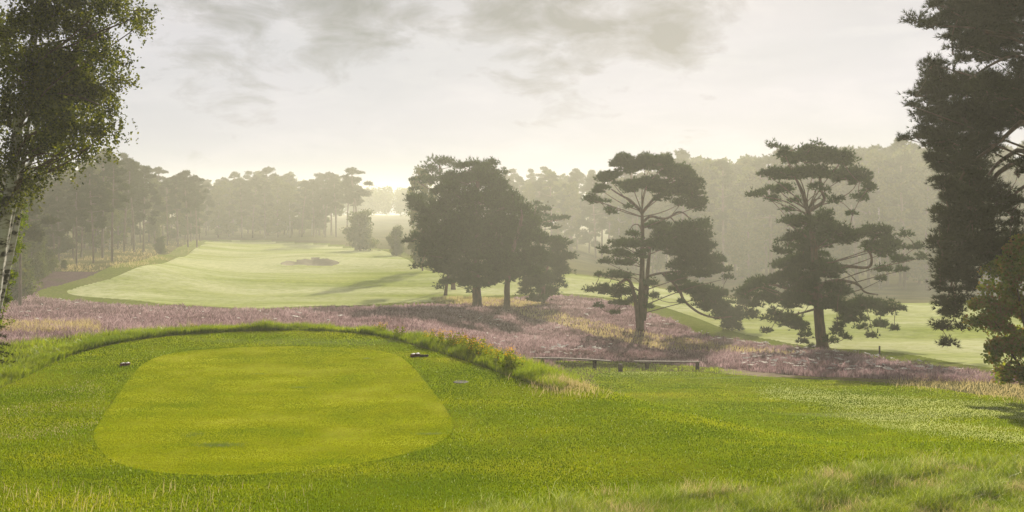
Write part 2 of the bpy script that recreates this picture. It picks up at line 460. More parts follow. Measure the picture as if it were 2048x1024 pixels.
def vnoise(x, y, s, seed=0):
    r = np.random.default_rng(seed); v = 0; am = 1
    for o in range(4):
        ang = r.uniform(0, 6.28, 3); ph = r.uniform(0, 6.28, 3)
        for a_, p_ in zip(ang, ph): v = v + am * np.sin((x * math.cos(a_) + y * math.sin(a_)) / s * 6.28 + p_ + v * .7) / 3
        am *= .6; s *= .5
    return v

def stuff(name, parts, mat, label, cat):
    V = []; Q = []; T = []; n = 0
    for v, q, t in parts:
        V.append(v); Q.append(q + n); T.append(t + n); n += len(v)
    o = link(name, mesh(name, np.vstack(V), [np.vstack(Q), np.vstack(T)], mat))
    return tag(o, label, cat, None, 'stuff')

# short turf of the lawn
P = sample_pix(520000, -80, 2130, 655, 1060, 70)
P = P[inside(Z_LAWN, P[:, 0], P[:, 1]) & ~inside(Z_TEE, P[:, 0], P[:, 1])]
P = P + rng.normal(0, .05, P.shape)
d = P[:, 1]
dewn = vnoise(P[:, 0] * .6, P[:, 1] * 1.5, 9, 3)
px_ = CX + P[:, 0] / d * F; py_ = HY + (CAMZ - terr(P[:, 0], d)) / d * F
patch = sm(1470, 1560, px_) * np.exp(-((py_ - (783 + (px_ - 1500) * .075)) / 15) ** 2) * 1.35 + sm(1640, 1800, px_) * np.exp(-((py_ - (836 + (px_ - 1700) * .12)) / 19) ** 2) * 1.25 + np.exp(-(((px_ - 1300) / 150) ** 2 + ((py_ - 747) / 6) ** 2)) * 1.2 + .5 * sm(1560, 1700, px_) * np.exp(-((py_ - 815) / 30) ** 2)
isdew = (dewn * .35 + patch + rng.normal(0, .25, len(P))) > .86
isdew |= (rng.uniform(size=len(P)) < .018)
h = rng.uniform(.014, .034, len(P)) * (1 + .25 * vnoise(P[:, 0], P[:, 1], 2.5, 5)); w = np.clip(d * .00055, .006, .04)
h = h * np.where(rng.uniform(size=len(h)) < .03, 1.9, 1)
stuff('short_grass', [blades(P[~isdew], h[~isdew], w[~isdew], .5)], M['grass'], 'short bright green turf around the mown tee', 'grass')
dew_litP = [blades(P[isdew], h[isdew], w[isdew], .5)]
DEW_LIT_ARGS = (M['dew_and_lit_grass'], 'pale grass, dew on the right of the lawn, painted sunlit tips in the foreground', 'grass')

P = sample_pix(260000, 160, 930, 685, 955, 40); P = P[inside(Z_TEE, P[:, 0], P[:, 1])]
P = P + rng.normal(0, .03, P.shape); P = P[inside(Z_TEE, P[:, 0], P[:, 1])]
h = rng.uniform(.004, .010, len(P)) * (1 + .3 * vnoise(P[:, 0], P[:, 1] * 2, 3, 15)); w = np.clip(P[:, 1] * .0005, .005, .03)
stuff('mown_grass', [blades(P, h, w, 1.2)], M['teegrass'], 'closely mown yellow green grass of the tee', 'grass')

# rough grass along the back and left edge of the tee platform, and between lawn and benches
def near_edge(n, pix, spread):
    p = ground_near(pix); seg = np.linalg.norm(np.diff(p, axis=0), axis=1)
    s = np.concatenate([[0], np.cumsum(seg)]); t = rng.uniform(0, s[-1], n)
    return np.stack([np.interp(t, s, p[:, 0]), np.interp(t, s, p[:, 1])], 1)
back = near_edge(60000, [(-60, 790), (40, 758), (110, 722), (200, 693), (330, 671), (480, 662), (620, 661), (720, 666), (820, 687), (900, 711), (985, 741), (1075, 772), (1150, 787)], 1)
nrm = np.stack([rng.normal(0, .12, len(back)), np.abs(rng.normal(0, .8, len(back)))], 1)
nrm[:, 0] += nrm[:, 1] * np.where(back[:, 0] > -4, .8, np.where(back[:, 0] < -9, -.35, 0))
back = back + nrm
back = back[~inside(Z_LAWN, back[:, 0], back[:, 1])]
left = sample_pix(42000, -80, 420, 640, 800, 60)
left = left[~inside(Z_LAWN, left[:, 0], left[:, 1]) & ~inside(Z_HEATH, left[:, 0], left[:, 1])]
bench_g = sample_pix(26000, 1000, 1500, 715, 800, 70)
bench_g = bench_g[~inside(Z_LAWN, bench_g[:, 0], bench_g[:, 1]) & ~inside(Z_HEATH, bench_g[:, 0], bench_g[:, 1])]
def tall(P, lo, hi, s=2.0, seed=1, wmin=.008, lean=.35):
    f = np.clip(.65 + .4 * vnoise(P[:, 0], P[:, 1], s, seed), .25, 1.4)
    h = rng.uniform(lo, hi, len(P)) * f; w = np.clip(P[:, 1] * .00045, wmin, .05)
    return blades(P, h, w, lean)
parts = [tall(back, .12, .36, 2, 8), tall(left, .12, .42, 1.6, 9, lean=.6), tall(bench_g, .05, .17, 1.5, 4)]
# scuffed darker spots on the tee
for (sx_, sy_, n_, ra, rb) in ((440, 890, 1500, .42, .16), (388, 870, 400, .2, .2), (600, 775, 300, .25, .08), (520, 748, 220, .2, .07), (735, 717, 200, .12, .06), (860, 868, 500, .3, .1)):
    c_ = gp(sx_, sy_)[:2]; q_ = rng.normal(0, .5, (n_, 2)) * [ra, rb] + c_
    parts.append(blades(q_, rng.uniform(.008, .022, n_), np.full(n_, .008), 1.))
# foreground rough, bottom right
fr = sample_pix(150000, 880, 2140, 905, 1090, 24)
lim = np.interp(CX + fr[:, 0] / fr[:, 1] * F, [880, 1000, 1200, 1420, 1560, 1640, 1760, 1900, 2000, 2140], [1040, 1024, 1000, 985, 975, 945, 935, 925, 925, 930])
pyf = HY + (CAMZ - terr(fr[:, 0], fr[:, 1])) / fr[:, 1] * F
fr = fr[pyf > lim + rng.normal(0, 9, len(fr)) + 14 * vnoise(fr[:, 0], fr[:, 1], 1.2, 2)]
frs = (vnoise(fr[:, 0], fr[:, 1], 1.6, 12) + rng.normal(0, .5, len(fr)))
fd = (rng.uniform(size=len(fr)) < .12 + .3 * (vnoise(fr[:, 0], fr[:, 1], .9, 50) > .5)); frd = fr[fd]; fr = fr[~fd]; frs = frs[~fd]  # a share of pale blades imitates whitish sunlit tips by colour
parts.append(tall(fr[frs < .9], .08, .30, 1.3, 6, .006, .55))
dew_litP.append(tall(frd, .10, .30, 1.3, 6, .005, .7)); stuff('dewy_and_sunlit_grass', dew_litP, *DEW_LIT_ARGS)
stuff('rough_grass', parts, M['rough'], 'longer unmown green grass bordering the lawn and in the foreground', 'grass')
fl = sample_pix(1700, -60, 640, 975, 1110, 20); fl = fl[rng.uniform(size=len(fl)) < np.clip(1.1 - (fl[:, 0] / fl[:, 1] * F + CX) / 640, .05, 1) * (.5 + .5 * (vnoise(fl[:, 0], fl[:, 1], 1.5, 77) > 0))]
strawP = [tall(fr[frs >= .9], .12, .32, 1.3, 7, .006, .5)]
strawP.append(tall(fl, .08, .36, 1.3, 7, .003, .3))
sp = sample_pix(30000, 1010, 1640, 605, 720, 120); sp = sp[in_any(sp, [Z_STRAW, Z_UNDER])]
strawP.append(tall(sp, .2, .5, 3, 17, .02, .4))
sp = sample_pix(9000, 840, 1110, 590, 620, 130); sp = sp[inside(Z_UNDER, sp[:, 0], sp[:, 1])]
strawP.append(tall(sp, .2, .5, 3, 17, .02, .4))
br = sample_pix(6000, 1780, 2120, 752, 830, 80)
pyb = HY + (CAMZ - terr(br[:, 0], br[:, 1])) / br[:, 1] * F
br = br[(pyb < np.interp(CX + br[:, 0] / br[:, 1] * F, [1780, 1900, 2120], [771, 782, 815]) + rng.normal(0, 3, len(br)))]
strawP.append(tall(br, .1, .3, 2, 19, .015, .6))
pb = gp(1130, 772); q = rng.normal(0, 1, (1100, 2)) * [.4, .55] + pb[:2]
strawP.append(tall(q, .12, .32, 1.2, 20, .01, .5))
q = sample_pix(4000, -60, 200, 648, 668, 60); q = q[~inside(Z_LAWN, q[:, 0], q[:, 1])]
strawP.append(tall(q, .3, .6, 2, 21, .015, .4))
edge_l = sample_pix(16000, 40, 480, 482, 590, 230); edge_l = edge_l[~in_any(edge_l, [Z_FAIR, Z_HEATH])]
strawP.append(tall(edge_l[vnoise(edge_l[:, 0], edge_l[:, 1], 14, 31) > 0], .2, .6, 5, 22, .03, .5))
q = sample_pix(5000, -40, 210, 760, 880, 40); q = q[inside(Z_LAWN, q[:, 0], q[:, 1]) & ~inside(Z_TEE, q[:, 0], q[:, 1])]
q = q[vnoise(q[:, 0], q[:, 1] * 2, 4, 60) + rng.normal(0, .4, len(q)) > .2]
strawP.append(blades(q, rng.uniform(.015, .04, len(q)), np.full(len(q), .01), .8))
stuff('dry_grass', strawP, M['straw'], 'straw coloured dry grass in strips and patches', 'grass')

# heather
P = sample_pix(150000, -120, 2150, 584, 775, 130)
P = np.vstack([P, np.stack([rng.uniform(-10, 5, 9000), rng.uniform(35, 52, 9000)], 1)])
P = P[inside(Z_HEATH, P[:, 0], P[:, 1]) & ~in_any(P, [Z_SEMI, Z_FAIR, Z_PATH, Z_TRACK, Z_LAWN])]
P = P[~(in_any(P, [Z_STRAW, Z_UNDER]) & (rng.uniform(size=len(P)) < .8))]
P = P + rng.normal(0, .12, P.shape)
nn = vnoise(P[:, 0], P[:, 1], 3.2, 44)
h = rng.uniform(.16, .36, len(P)) * np.clip(.85 + .5 * nn, .2, 1.7)
Ps = np.repeat(P, 3, 0) + rng.normal(0, .07, (len(P) * 3, 2)); hs = np.repeat(h, 3) * rng.uniform(.7, 1.1, len(P) * 3)
stuff('heather', [blades(Ps, hs, np.clip(Ps[:, 1] * .0008, .03, .09), .5)], M['heather'], 'mauve flowering heather covering the slope below the tee', 'heather')

# ------------------------------------------------------------------ trees
def tufts(Cn, D, L, w, K, spread=.75, up=.25):
    n = len(Cn)
    c = np.repeat(Cn, K, 0); dr = unit(np.repeat(D, K, 0) + rdir(n * K) * spread + np.array([0, 0, up]))
    l = np.repeat(L, K) * rng.uniform(.7, 1.15, n * K)
    s = unit(np.cross(dr, rdir(n * K))) * (w / 2)
    V = np.stack([c - s, c + s, c + dr * l[:, None]], 1).reshape(-1, 3)
    return V, np.arange(n * K * 3).reshape(-1, 3)

def leaves(Cn, size, droop=0.):
    n = len(Cn); a = unit(rdir(n) + np.array([0, 0, -droop])); b = unit(np.cross(a, rdir(n)))
    s = size * rng.uniform(.6, 1.2, (n, 1)); 
    V = np.stack([Cn - a * s * .6, Cn + b * s * .38, Cn + a * s * .6, Cn - b * s * .38], 1).reshape(-1, 3)
    return V, np.arange(n * 4).reshape(-1, 4)

def puffs(pads, pr, fill=1., flat=.6):
    """pads (k,6): centre and radii -> centres and radii of foliage puffs"""
    out = []
    for c0, c1, c2, r0, r1, r2, den in pads:
        n = int(max(2, fill * den * (r0 * r1 * r2) / (pr ** 3 * .55) + rng.uniform()))
        u = rdir(n) * (rng.uniform(0, 1, (n, 1)) ** .42)
        p = np.array([c0, c1, c2]) + u * np.maximum(np.array([r0, r1, r2]) - pr * np.array([.6, .6, .4]), .05)
        out.append(np.hstack([p, rng.uniform(.5, 1.3, (n, 1)) * pr]))
    return np.vstack(out)

def needle_crown(pf, per, L, w, K, flat=.85):
    n = len(pf); c = np.repeat(pf[:, :3], per, 0); r = np.repeat(pf[:, 3], per)
    u = rdir(n * per); u[:, 2] = np.where(u[:, 2] < -.2, -u[:, 2] * .5, u[:, 2])
    p = c + u * (r * rng.uniform(.25, 1.1, n * per) * np.repeat(rng.uniform(.8, 1.15, n), per))[:, None] * np.array([1, 1, flat])
    return tufts(p, u, L * rng.uniform(.8, 1.2, n * per), w, K)

def limb_to(mb, trunk, tr, tgt, r0=.1, drop=.3, sag=.0, n=5, minz=None):
    tgt = np.asarray(tgt, float)
    hd = np.linalg.norm(trunk[:, :2] - tgt[:2], axis=1)
    want = np.maximum(tgt[2] - drop * hd, trunk[0, 2] + .17 * (trunk[-1, 2] - trunk[0, 2]))
    i = int(np.argmin(np.abs(trunk[:, 2] - want)))
    s = trunk[i]; mid = (s + tgt) / 2 + np.array([rng.normal(0, .1), rng.normal(0, .1), rng.normal(0, .06) - sag]) * np.linalg.norm(tgt - s)
    P = curve([s, mid, tgt], 2)
    r = min(r0, tr[i] * .6) * np.linspace(1, .25, len(P))
    mb.tube(P, r, 5)

def pad_list(zpads, d, ox, oy, sc, depth=2.2, bias=.0, tot_c=None, tot_r=None):
    """zpads: (x, y, rx, ry[, density]) read off an enlarged view -> world pads with real depth"""
    out = []
    for p in zpads:
        x, y, rx, ry = p[:4]; den = p[4] if len(p) > 4 else 1.
        px, py, rx, ry = ox + x / sc, oy + y / sc, rx / sc, ry / sc
        k = 1.
        if tot_c is not None: k = math.sqrt(max(.08, 1 - min(1, abs(px - tot_c) / tot_r) ** 2))
        off = rng.uniform(-1, 1) * depth * k + bias * depth
        dd = d + off
        c = at(px, py, dd); R = rx / F * dd
        out.append((c[0], c[1], c[2], R, max(.5, min(R, 1.9) * .95), ry / F * dd, den))
    return out

def zline(pts, d, ox, oy, sc, depth=0.):
    n = len(pts)
    return curve([at(ox + x / sc, oy + y / sc, d + depth * i / max(1, n - 1)) for i, (x, y) in enumerate(pts)], 2)

def solo_pine(name, label, cat, d, ox, oy, sc, base, trunk_pts, tw, pads, limbs, pr=.46, per=36, L=.26, w=.06, K=6, depth=2.4, fill=1.05, mat='needle', bark='bark_pine', group=None, tot=None, limbn=.5, bias=0.):
    """base: (px, py) of trunk foot in the zoomed view; everything is stored relative to the foot"""
    foot = at(ox + base[0] / sc, oy + base[1] / sc, d)
    foot[2] = float(terr(foot[0], foot[1]))
    root = empty(name, foot, label, cat, group)
    P = pad_list(pads, d, ox, oy, sc, depth, bias, tot_c=tot and ox + tot[0] / sc, tot_r=tot and tot[1] / sc)
    tr = zline(trunk_pts, d, ox, oy, sc)
    tr = np.vstack([[foot[0], foot[1], foot[2] - .3], tr])
    h = (tr[:, 2] - tr[0, 2]) / (tr[-1, 2] - tr[0, 2])
    rr = tw / 2 * (1.0 - .6 * h) * (1 + .35 * np.exp(-h * 25))
    mb = MB(); mb.tube(tr - foot, rr, 12, .07)
    for lm in limbs:
        pts, r0, r1 = lm[:3]
        q = zline(pts, d, ox, oy, sc, lm[3] if len(lm) > 3 else rng.uniform(-1, 1)) - foot
        mb.tube(q, np.linspace(r0, r1, len(q)), 7, .08)
    link('trunk', mb.build('trunk', M[bark]), root)
    mb = MB(); pf = puffs(P, pr, fill)
    has = [P[0]]; limb_to(mb, tr - foot, rr, np.array(P[0][:3]) - foot, .06, .35)
    for p in P[1:]:
        if rng.uniform() < limbn and (p[2] - foot[2]) > .36 * (tr[-1, 2] - foot[2]): limb_to(mb, tr - foot, rr, np.array(p[:3]) - foot, .06, .35)
        else:           # side branch from the nearest carried spray
            b = np.array(p[:3]); j = min(has, key=lambda q: ((np.array(q[:3]) - b) ** 2).sum()); a = np.array(j[:3])
            mb.tube(curve([a - foot, (a + b) / 2 - foot + rng.normal(0, .12, 3), b - foot], 1), np.linspace(.035, .02, 6) * min(1, pr / .5) ** 2, 4)
        has.append(p)
    pc = np.array([p[:3] for p in P])
    for q in pf[::2]:
        j = int(np.argmin(((pc - q[:3]) ** 2).sum(1)))
        a = pc[j] - foot; b = q[:3] - foot
        mb.tube(np.array([a, (a + b) / 2 + rng.normal(0, .08, 3), b]), [.035, .025, .012], 4)
    if mb.n: link('branches', mb.build('branches', M[bark]), root)
    V, T = needle_crown(pf, per, L, w, K)
    link('crown', mesh('crown', V - foot, T, M[mat]), root)
    return root

# --- the solitary pine right of the middle
Z5 = (1120, 280, 2.4375)
pads1 = [(340,120,110,55),(450,115,110,50),(560,165,105,55),(620,225,95,55),(650,290,75,48),(668,340,50,28),(240,190,90,42),(200,245,60,34),(140,288,42,24),(195,300,50,22),(245,350,30,26),(430,215,110,45),(335,230,80,40),(540,250,100,42),(300,90,55,26),(430,88,50,24),(590,310,70,30,.6),(480,290,60,25,.5),(330,330,50,20,.5),(690,320,35,25),(520,120,55,35),
 (480,430,80,42),(560,465,110,55),(640,445,100,55),(700,420,45,36),(700,510,90,55),(620,550,120,55),(725,590,90,48),(775,640,70,36),(815,675,32,18),(540,520,90,55),(480,500,70,45),(600,615,100,36),(680,655,90,28),
 (350,460,50,26),(370,510,80,34),(290,510,65,28),(220,545,40,26),(300,560,70,30),(230,598,45,22),(195,658,38,14),(330,600,70,26),(400,560,50,36),(260,660,60,26),(330,665,50,24),
 (150,740,30,26),(215,735,65,32),(300,745,75,36),(350,785,50,34),(290,800,60,18),(255,845,42,12),(440,700,45,22),(450,760,35,28),(440,815,28,16),(190,815,20,10),
 (560,680,70,42),(620,720,70,42),(700,745,80,50),(755,800,90,60),(690,800,50,40),(820,850,95,60),(850,900,70,45),(895,790,60,60),(925,850,50,40),(835,945,45,22),(590,790,30,14),(540,740,30,22),(930,710,45,40),(790,750,60,30)]
t1 = solo_pine('scots_pine', 'lone pine with flat rounded top and open forked trunk, just left of the widest pine', 'pine tree', 80, *Z5, (392, 935),
 [(392, 930), (393, 800), (401, 640), (403, 480), (400, 350)], .62, pads1,
 [([(385, 930), (375, 820), (352, 710), (330, 672), (285, 700)], .24, .08, -.3), ([(405, 880), (422, 740), (428, 620), (440, 520)], .26, .1, .4),
  ([(400, 355), (375, 325), (340, 290), (300, 272), (250, 240)], .16, .05), ([(400, 355), (430, 318), (480, 260), (560, 200)], .17, .05),
  ([(408, 398), (440, 368), (500, 386), (540, 376), (570, 350), (600, 352), (630, 380)], .13, .05, .2), ([(540, 378), (560, 400), (580, 430)], .06, .03),
  ([(425, 665), (500, 645), (640, 640), (740, 668)], .13, .04), ([(585, 735), (600, 780), (650, 825), (690, 850), (760, 870), (840, 860)], .14, .05),
  ([(400, 450), (385, 410), (355, 412), (338, 445)], .07, .03), ([(500, 650), (560, 700), (600, 770)], .13, .1)], tot=(470, 480))

# --- the wide pine on the right
Z6 = (1440, 260, 2.1333)
pads2 = [(235,68,32,24),(275,100,50,28),(385,78,55,30),(340,125,100,38),(450,110,90,42),(520,130,75,42),(200,190,58,28),(290,195,100,38),(400,185,100,42),(530,205,85,50),(600,200,60,40),(632,250,38,38),(600,295,45,26),(145,280,42,17),(220,300,50,22,.7),(250,255,70,28),(565,360,26,14),(500,300,50,24,.7),(320,300,50,28,.35),(290,340,30,20),(170,270,40,20),(440,250,70,26,.4),
 (300,400,50,38),(370,400,85,45),(450,380,60,45),(480,440,95,55),(560,460,80,45),(380,480,105,55),(300,470,60,36),(272,520,50,30),(620,425,50,36),(680,445,70,38),(740,490,70,38),(690,530,70,34,.7),(790,450,30,22),(830,505,45,32),(865,545,26,30),(760,555,60,24),(700,600,50,24,.7),(690,640,34,12),(775,600,22,12),(645,500,50,30),
 (380,560,115,55),(270,580,75,32),(330,640,110,52),(220,640,70,36),(150,660,55,32),(105,700,36,38),(200,720,80,50,.7),(450,600,90,50),(510,680,80,40,.7),(300,730,110,52,.7),(400,700,90,60),(240,800,70,45,.6),(205,865,30,28,.6),(320,830,80,50,.6),(500,750,80,50),(560,790,80,50),(620,745,80,42),(690,765,70,40),(750,768,42,22),(690,830,45,32),(655,885,26,14,.7),(745,850,22,14),(500,850,50,40,.7),(480,905,38,26,.6),(535,885,30,22,.6),(600,850,36,26,.4),(350,890,45,34,.6),(390,930,28,16,.6),(140,760,40,40,.6)]
t2 = solo_pine('scots_pine', 'widest lone pine on the right with ragged crown and thick leaning trunk in the heather', 'pine tree', 65.5, *Z6, (443, 952),
 [(440, 945), (424, 830), (415, 700), (405, 560), (395, 430), (375, 340)], .78, pads2,
 [([(375, 345), (362, 310), (352, 260), (320, 200), (290, 150)], .17, .05), ([(378, 345), (415, 325), (452, 298), (428, 255), (430, 200)], .17, .05),
  ([(400, 330), (395, 300), (430, 290)], .08, .04), ([(440, 600), (500, 580), (560, 582), (640, 592), (652, 545), (620, 490)], .15, .07, -.6),
  ([(430, 660), (490, 640), (550, 645), (595, 660), (615, 695), (675, 702)], .15, .04, -.8), ([(600, 668), (560, 620), (530, 605)], .05, .02),
  ([(410, 700), (300, 680), (200, 650), (120, 690)], .14, .04), ([(420, 760), (350, 780), (260, 800)], .09, .03), ([(400, 480), (320, 420), (280, 390)], .1, .03)],
 pr=.44, per=36, L=.24, depth=2.6, tot=(440, 420), bias=-.25)

# --- the group of pines in the middle
Z4 = (760, 280, 2.4375)
padsA = [(340,185,60,45),(300,255,60,50),(520,180,80,50),(650,320,50,50),(480,135,80,38),(400,128,42,28),(545,118,40,30),(595,158,30,26),(440,200,125,55),(560,220,85,55),(345,240,60,45),(460,300,170,75),(600,300,75,60),(645,268,26,30),(400,400,190,85),(590,400,130,85),(240,420,60,55),(185,478,42,22),(140,497,32,14),(300,500,120,70),(220,560,42,32),(196,620,28,12),(450,520,170,95),(600,520,110,95),(330,610,70,42),(290,645,34,20),(400,640,110,55),(510,640,80,45),(330,700,42,24),(420,695,90,34),(300,600,95,60),(230,545,70,50),(530,700,80,34),(570,650,90,60),(290,470,100,60),(220,360,60,50),(290,340,60,50),(180,320,50,40),(165,290,38,28),(570,600,80,60)]
A = solo_pine('scots_pine', 'broad dense dome shaped pine in the middle of the picture with a thick dark trunk', 'pine tree', 97, *Z4, (473, 797), [(473, 790), (470, 690), (468, 500), (470, 300), (480, 150)], .95, padsA, [], pr=.75, per=30, L=.36, w=.075, K=6, depth=3.6, fill=2.6, tot=(440, 330), limbn=.3, bias=-.35)
padsB = [(690,345,60,45),(740,400,60,50),(700,480,100,65),(640,590,90,55),(740,560,90,60),(780,480,60,45),(650,440,80,60),(700,640,90,50),(640,680,50,30,.6),(600,640,60,40)]
B = solo_pine('scots_pine', 'narrower pine with the second dark trunk, right beside the dome shaped pine', 'pine tree', 95, *Z4, (620, 804), [(620, 800), (618, 700), (640, 560), (680, 430), (700, 330)], .66, padsB, [], pr=.75, per=30, L=.36, w=.075, depth=3, fill=2.6, tot=(700, 200), limbn=.3, bias=-.3)
padsC = [(870,520,60,42),(905,572,45,30),(840,590,90,55),(880,640,55,34),(800,680,95,45),(820,740,75,34),(775,780,65,24),(885,715,26,14),(740,690,70,50),(740,620,70,50),(860,490,40,20),(720,740,50,30,.5)]
Cc = solo_pine('scots_pine', 'low bushy pine at the right foot of the middle group, branches down to the heather', 'pine tree', 101, *Z4, (795, 775), [(795, 775), (800, 700), (820, 600), (850, 520)], .4, padsC, [], pr=.7, per=30, L=.36, w=.075, depth=2.6, fill=2.6, tot=(820, 160), limbn=.6)
padsD = [(760,318,36,20),(800,340,45,22),(862,385,55,16),(902,382,24,10),(828,420,45,16),(770,370,60,36),(740,440,70,40),(850,430,24,12)]
D = solo_pine('scots_pine', 'pine behind the middle group, its upper branch reaching out to the right', 'pine tree', 116, *Z4, (700, 740), [(700, 740), (705, 600), (730, 450), (760, 330)], .4, padsD, [([(740, 420), (800, 400), (890, 388)], .1, .03)], pr=.65, per=28, L=.34, w=.08, depth=1.8, tot=(770, 160))
padsE = [(255,95,30,20),(310,115,70,34),(360,130,50,30),(240,150,60,36),(170,195,40,22),(230,200,60,34),(160,250,40,20),(290,200,60,45),(150,300,34,22),(200,290,60,40),(250,330,80,50),(150,340,20,14),(230,420,60,50)]
E = solo_pine('scots_pine', 'paler hazy pine showing behind the upper left of the middle group', 'pine tree', 118, *Z4, (355, 745), [(358, 740), (350, 600), (330, 400), (300, 250), (290, 120)], .55, padsE, [([(330, 330), (270, 260), (180, 200)], .12, .03), ([(340, 300), (300, 250), (240, 140)], .12, .03)], pr=.7, per=22, L=.36, w=.08, depth=2.4, tot=(260, 160))
padsF = [(330,690,45,30),(300,715,34,20),(430,730,30,24,.6),(380,640,70,50),(320,620,60,40)]
Ff = solo_pine('scots_pine', 'small pine in the shade behind the left foot of the middle group', 'pine tree', 108, *Z4, (318, 748), [(320, 748), (325, 700), (340, 620)], .45, padsF, [], pr=.6, per=24, L=.34, w=.08, depth=1.5)

# --- near pine overhanging from the right edge of the frame
dR = 31.5
padsR = [(1945,-25,70,36),(1872,8,26,12),(1830,44,20,9),(1862,50,34,13),(1925,30,55,28),(1962,62,55,34),(1905,76,22,14),(1935,90,36,24),(2000,85,50,38),(1995,15,60,30),(2040,30,36,40,.4),(1868,130,26,13),(1858,150,12,16),(1882,150,28,18),(1925,120,32,16,.6),(1975,112,36,20,.7),(2035,125,40,20,.4),
 (1855,182,24,16),(1832,192,12,10),(1824,212,10,10),(1880,185,40,24),(1930,178,55,26),(1985,185,60,34),(2040,180,40,36),(1866,225,42,24),(1925,230,60,34),(1995,240,60,34),(1852,262,26,20),(1895,280,50,32),(1838,280,22,9),(1812,278,9,6),(1960,290,55,30),(2035,235,36,30,.6),(1878,325,28,22),(1912,330,45,26),(1955,340,40,20,.7),
 (1884,366,20,20),(1915,385,42,34),(1955,380,42,34),(2000,400,40,30,.7),(2035,350,30,34,.3),(1900,435,36,42),(1945,430,45,42),(1878,424,10,12),(1874,482,12,12),(1888,500,28,42),(1925,490,40,46),(1970,450,40,36,.8),(2025,430,36,36,.7),(1882,555,18,34),(1910,550,28,42),(1938,560,22,40),(1888,615,18,30),(1915,610,20,30),(1885,660,13,16),(1902,690,16,10),(1922,655,14,14,.6),(1975,505,40,36),(2020,500,40,36),
 (2110,-60,80,60),(2180,40,80,60),(2160,170,80,60),(2200,300,80,60),(2120,380,60,50,.7),(2160,480,60,50,.6),(2080,100,50,60,.5),(2090,240,50,50,.5),(1960,-90,80,50),(2060,-110,90,50)]
padsR = [(a[0], a[1], a[2], a[3] * 1.35) + tuple(a[4:]) for a in padsR]
limR = [([(2130, 300), (2048, 238), (2030, 254), (2012, 272), (1975, 302), (1939, 326), (1920, 360)], .10, .03, -1.), ([(2130, 380), (2048, 292), (2010, 315), (1985, 335), (1950, 400)], .11, .03, .3), ([(2130, 400), (2048, 315), (2010, 335), (1985, 356), (1950, 440), (1915, 520), (1895, 600)], .12, .02, .4),
        ([(2125, 150), (2048, 113), (2014, 113), (1975, 133), (1935, 160)], .09, .02, -.8), ([(2125, 80), (2048, 68), (2010, 78), (1960, 60)], .08, .02, -.5), ([(1960, 108), (1935, 110), (1910, 122), (1907, 150)], .035, .015, 0.), ([(1906, 110), (1903, 70), (1915, 40)], .03, .015),
        ([(2130, 440), (2060, 365), (2030, 385), (2010, 420)], .09, .03), ([(2120, 20), (2060, 10), (2000, -20), (1940, -30)], .08, .02)]
R = solo_pine('near_pine', 'dark pine overhanging from the right edge of the picture', 'pine tree', dR, 0, 0, 1., (2150, 790), [(2150, 790), (2145, 600), (2135, 400), (2128, 200), (2120, 0), (2110, -150)], .6, padsR, limR,
              pr=.32, per=28, L=.17, w=.018, K=12, depth=2.0, fill=1.7, mat='needle_near', tot=(2080, 300), limbn=.15)

# ------------------------------------------------------------------ broadleaf trees
def leafy_crown(P, pr, per, size, fill=.8, droop=0.):
    pf = puffs(P, pr, fill); n = len(pf)
    c = np.repeat(pf[:, :3], per, 0); r = np.repeat(pf[:, 3], per)
    p = c + rdir(n * per) * (r * rng.uniform(.2, 1, n * per) ** .6)[:, None] * np.array([1, 1, .75])
    return leaves(p, size, droop), pf

# near birch at the left edge, two stems
dB = 24.
padsB1 = [(150,-40,120,40),(225,2,50,20),(285,20,24,22),(278,52,14,9),(262,30,30,12),(130,25,75,36),(60,20,55,45),(185,60,42,34),(20,55,34,45),(200,100,46,30),(125,110,80,48),(60,130,60,55),(15,120,20,50),(236,108,18,24),(150,165,85,46),(236,155,20,16),(262,148,14,5),(80,200,68,48),(205,205,38,32),(25,210,26,55),(140,235,75,38),(235,240,15,18),(200,250,34,26),(90,275,60,38),(160,288,46,22),(214,282,10,15),(40,280,32,36),(112,318,34,22),(132,335,10,16),(78,345,30,22),(60,376,14,12),(10,310,24,40),(-14,380,26,60),(42,392,16,22),(50,360,14,20),(-12,440,22,40),
 (-60,40,80,80,.6),(-60,190,80,80,.6),(-50,310,50,50,.6),(60,-90,120,60,.7)]
rootB = at(-34, 756, dB); rootB[2] = float(terr(rootB[0], rootB[1]))
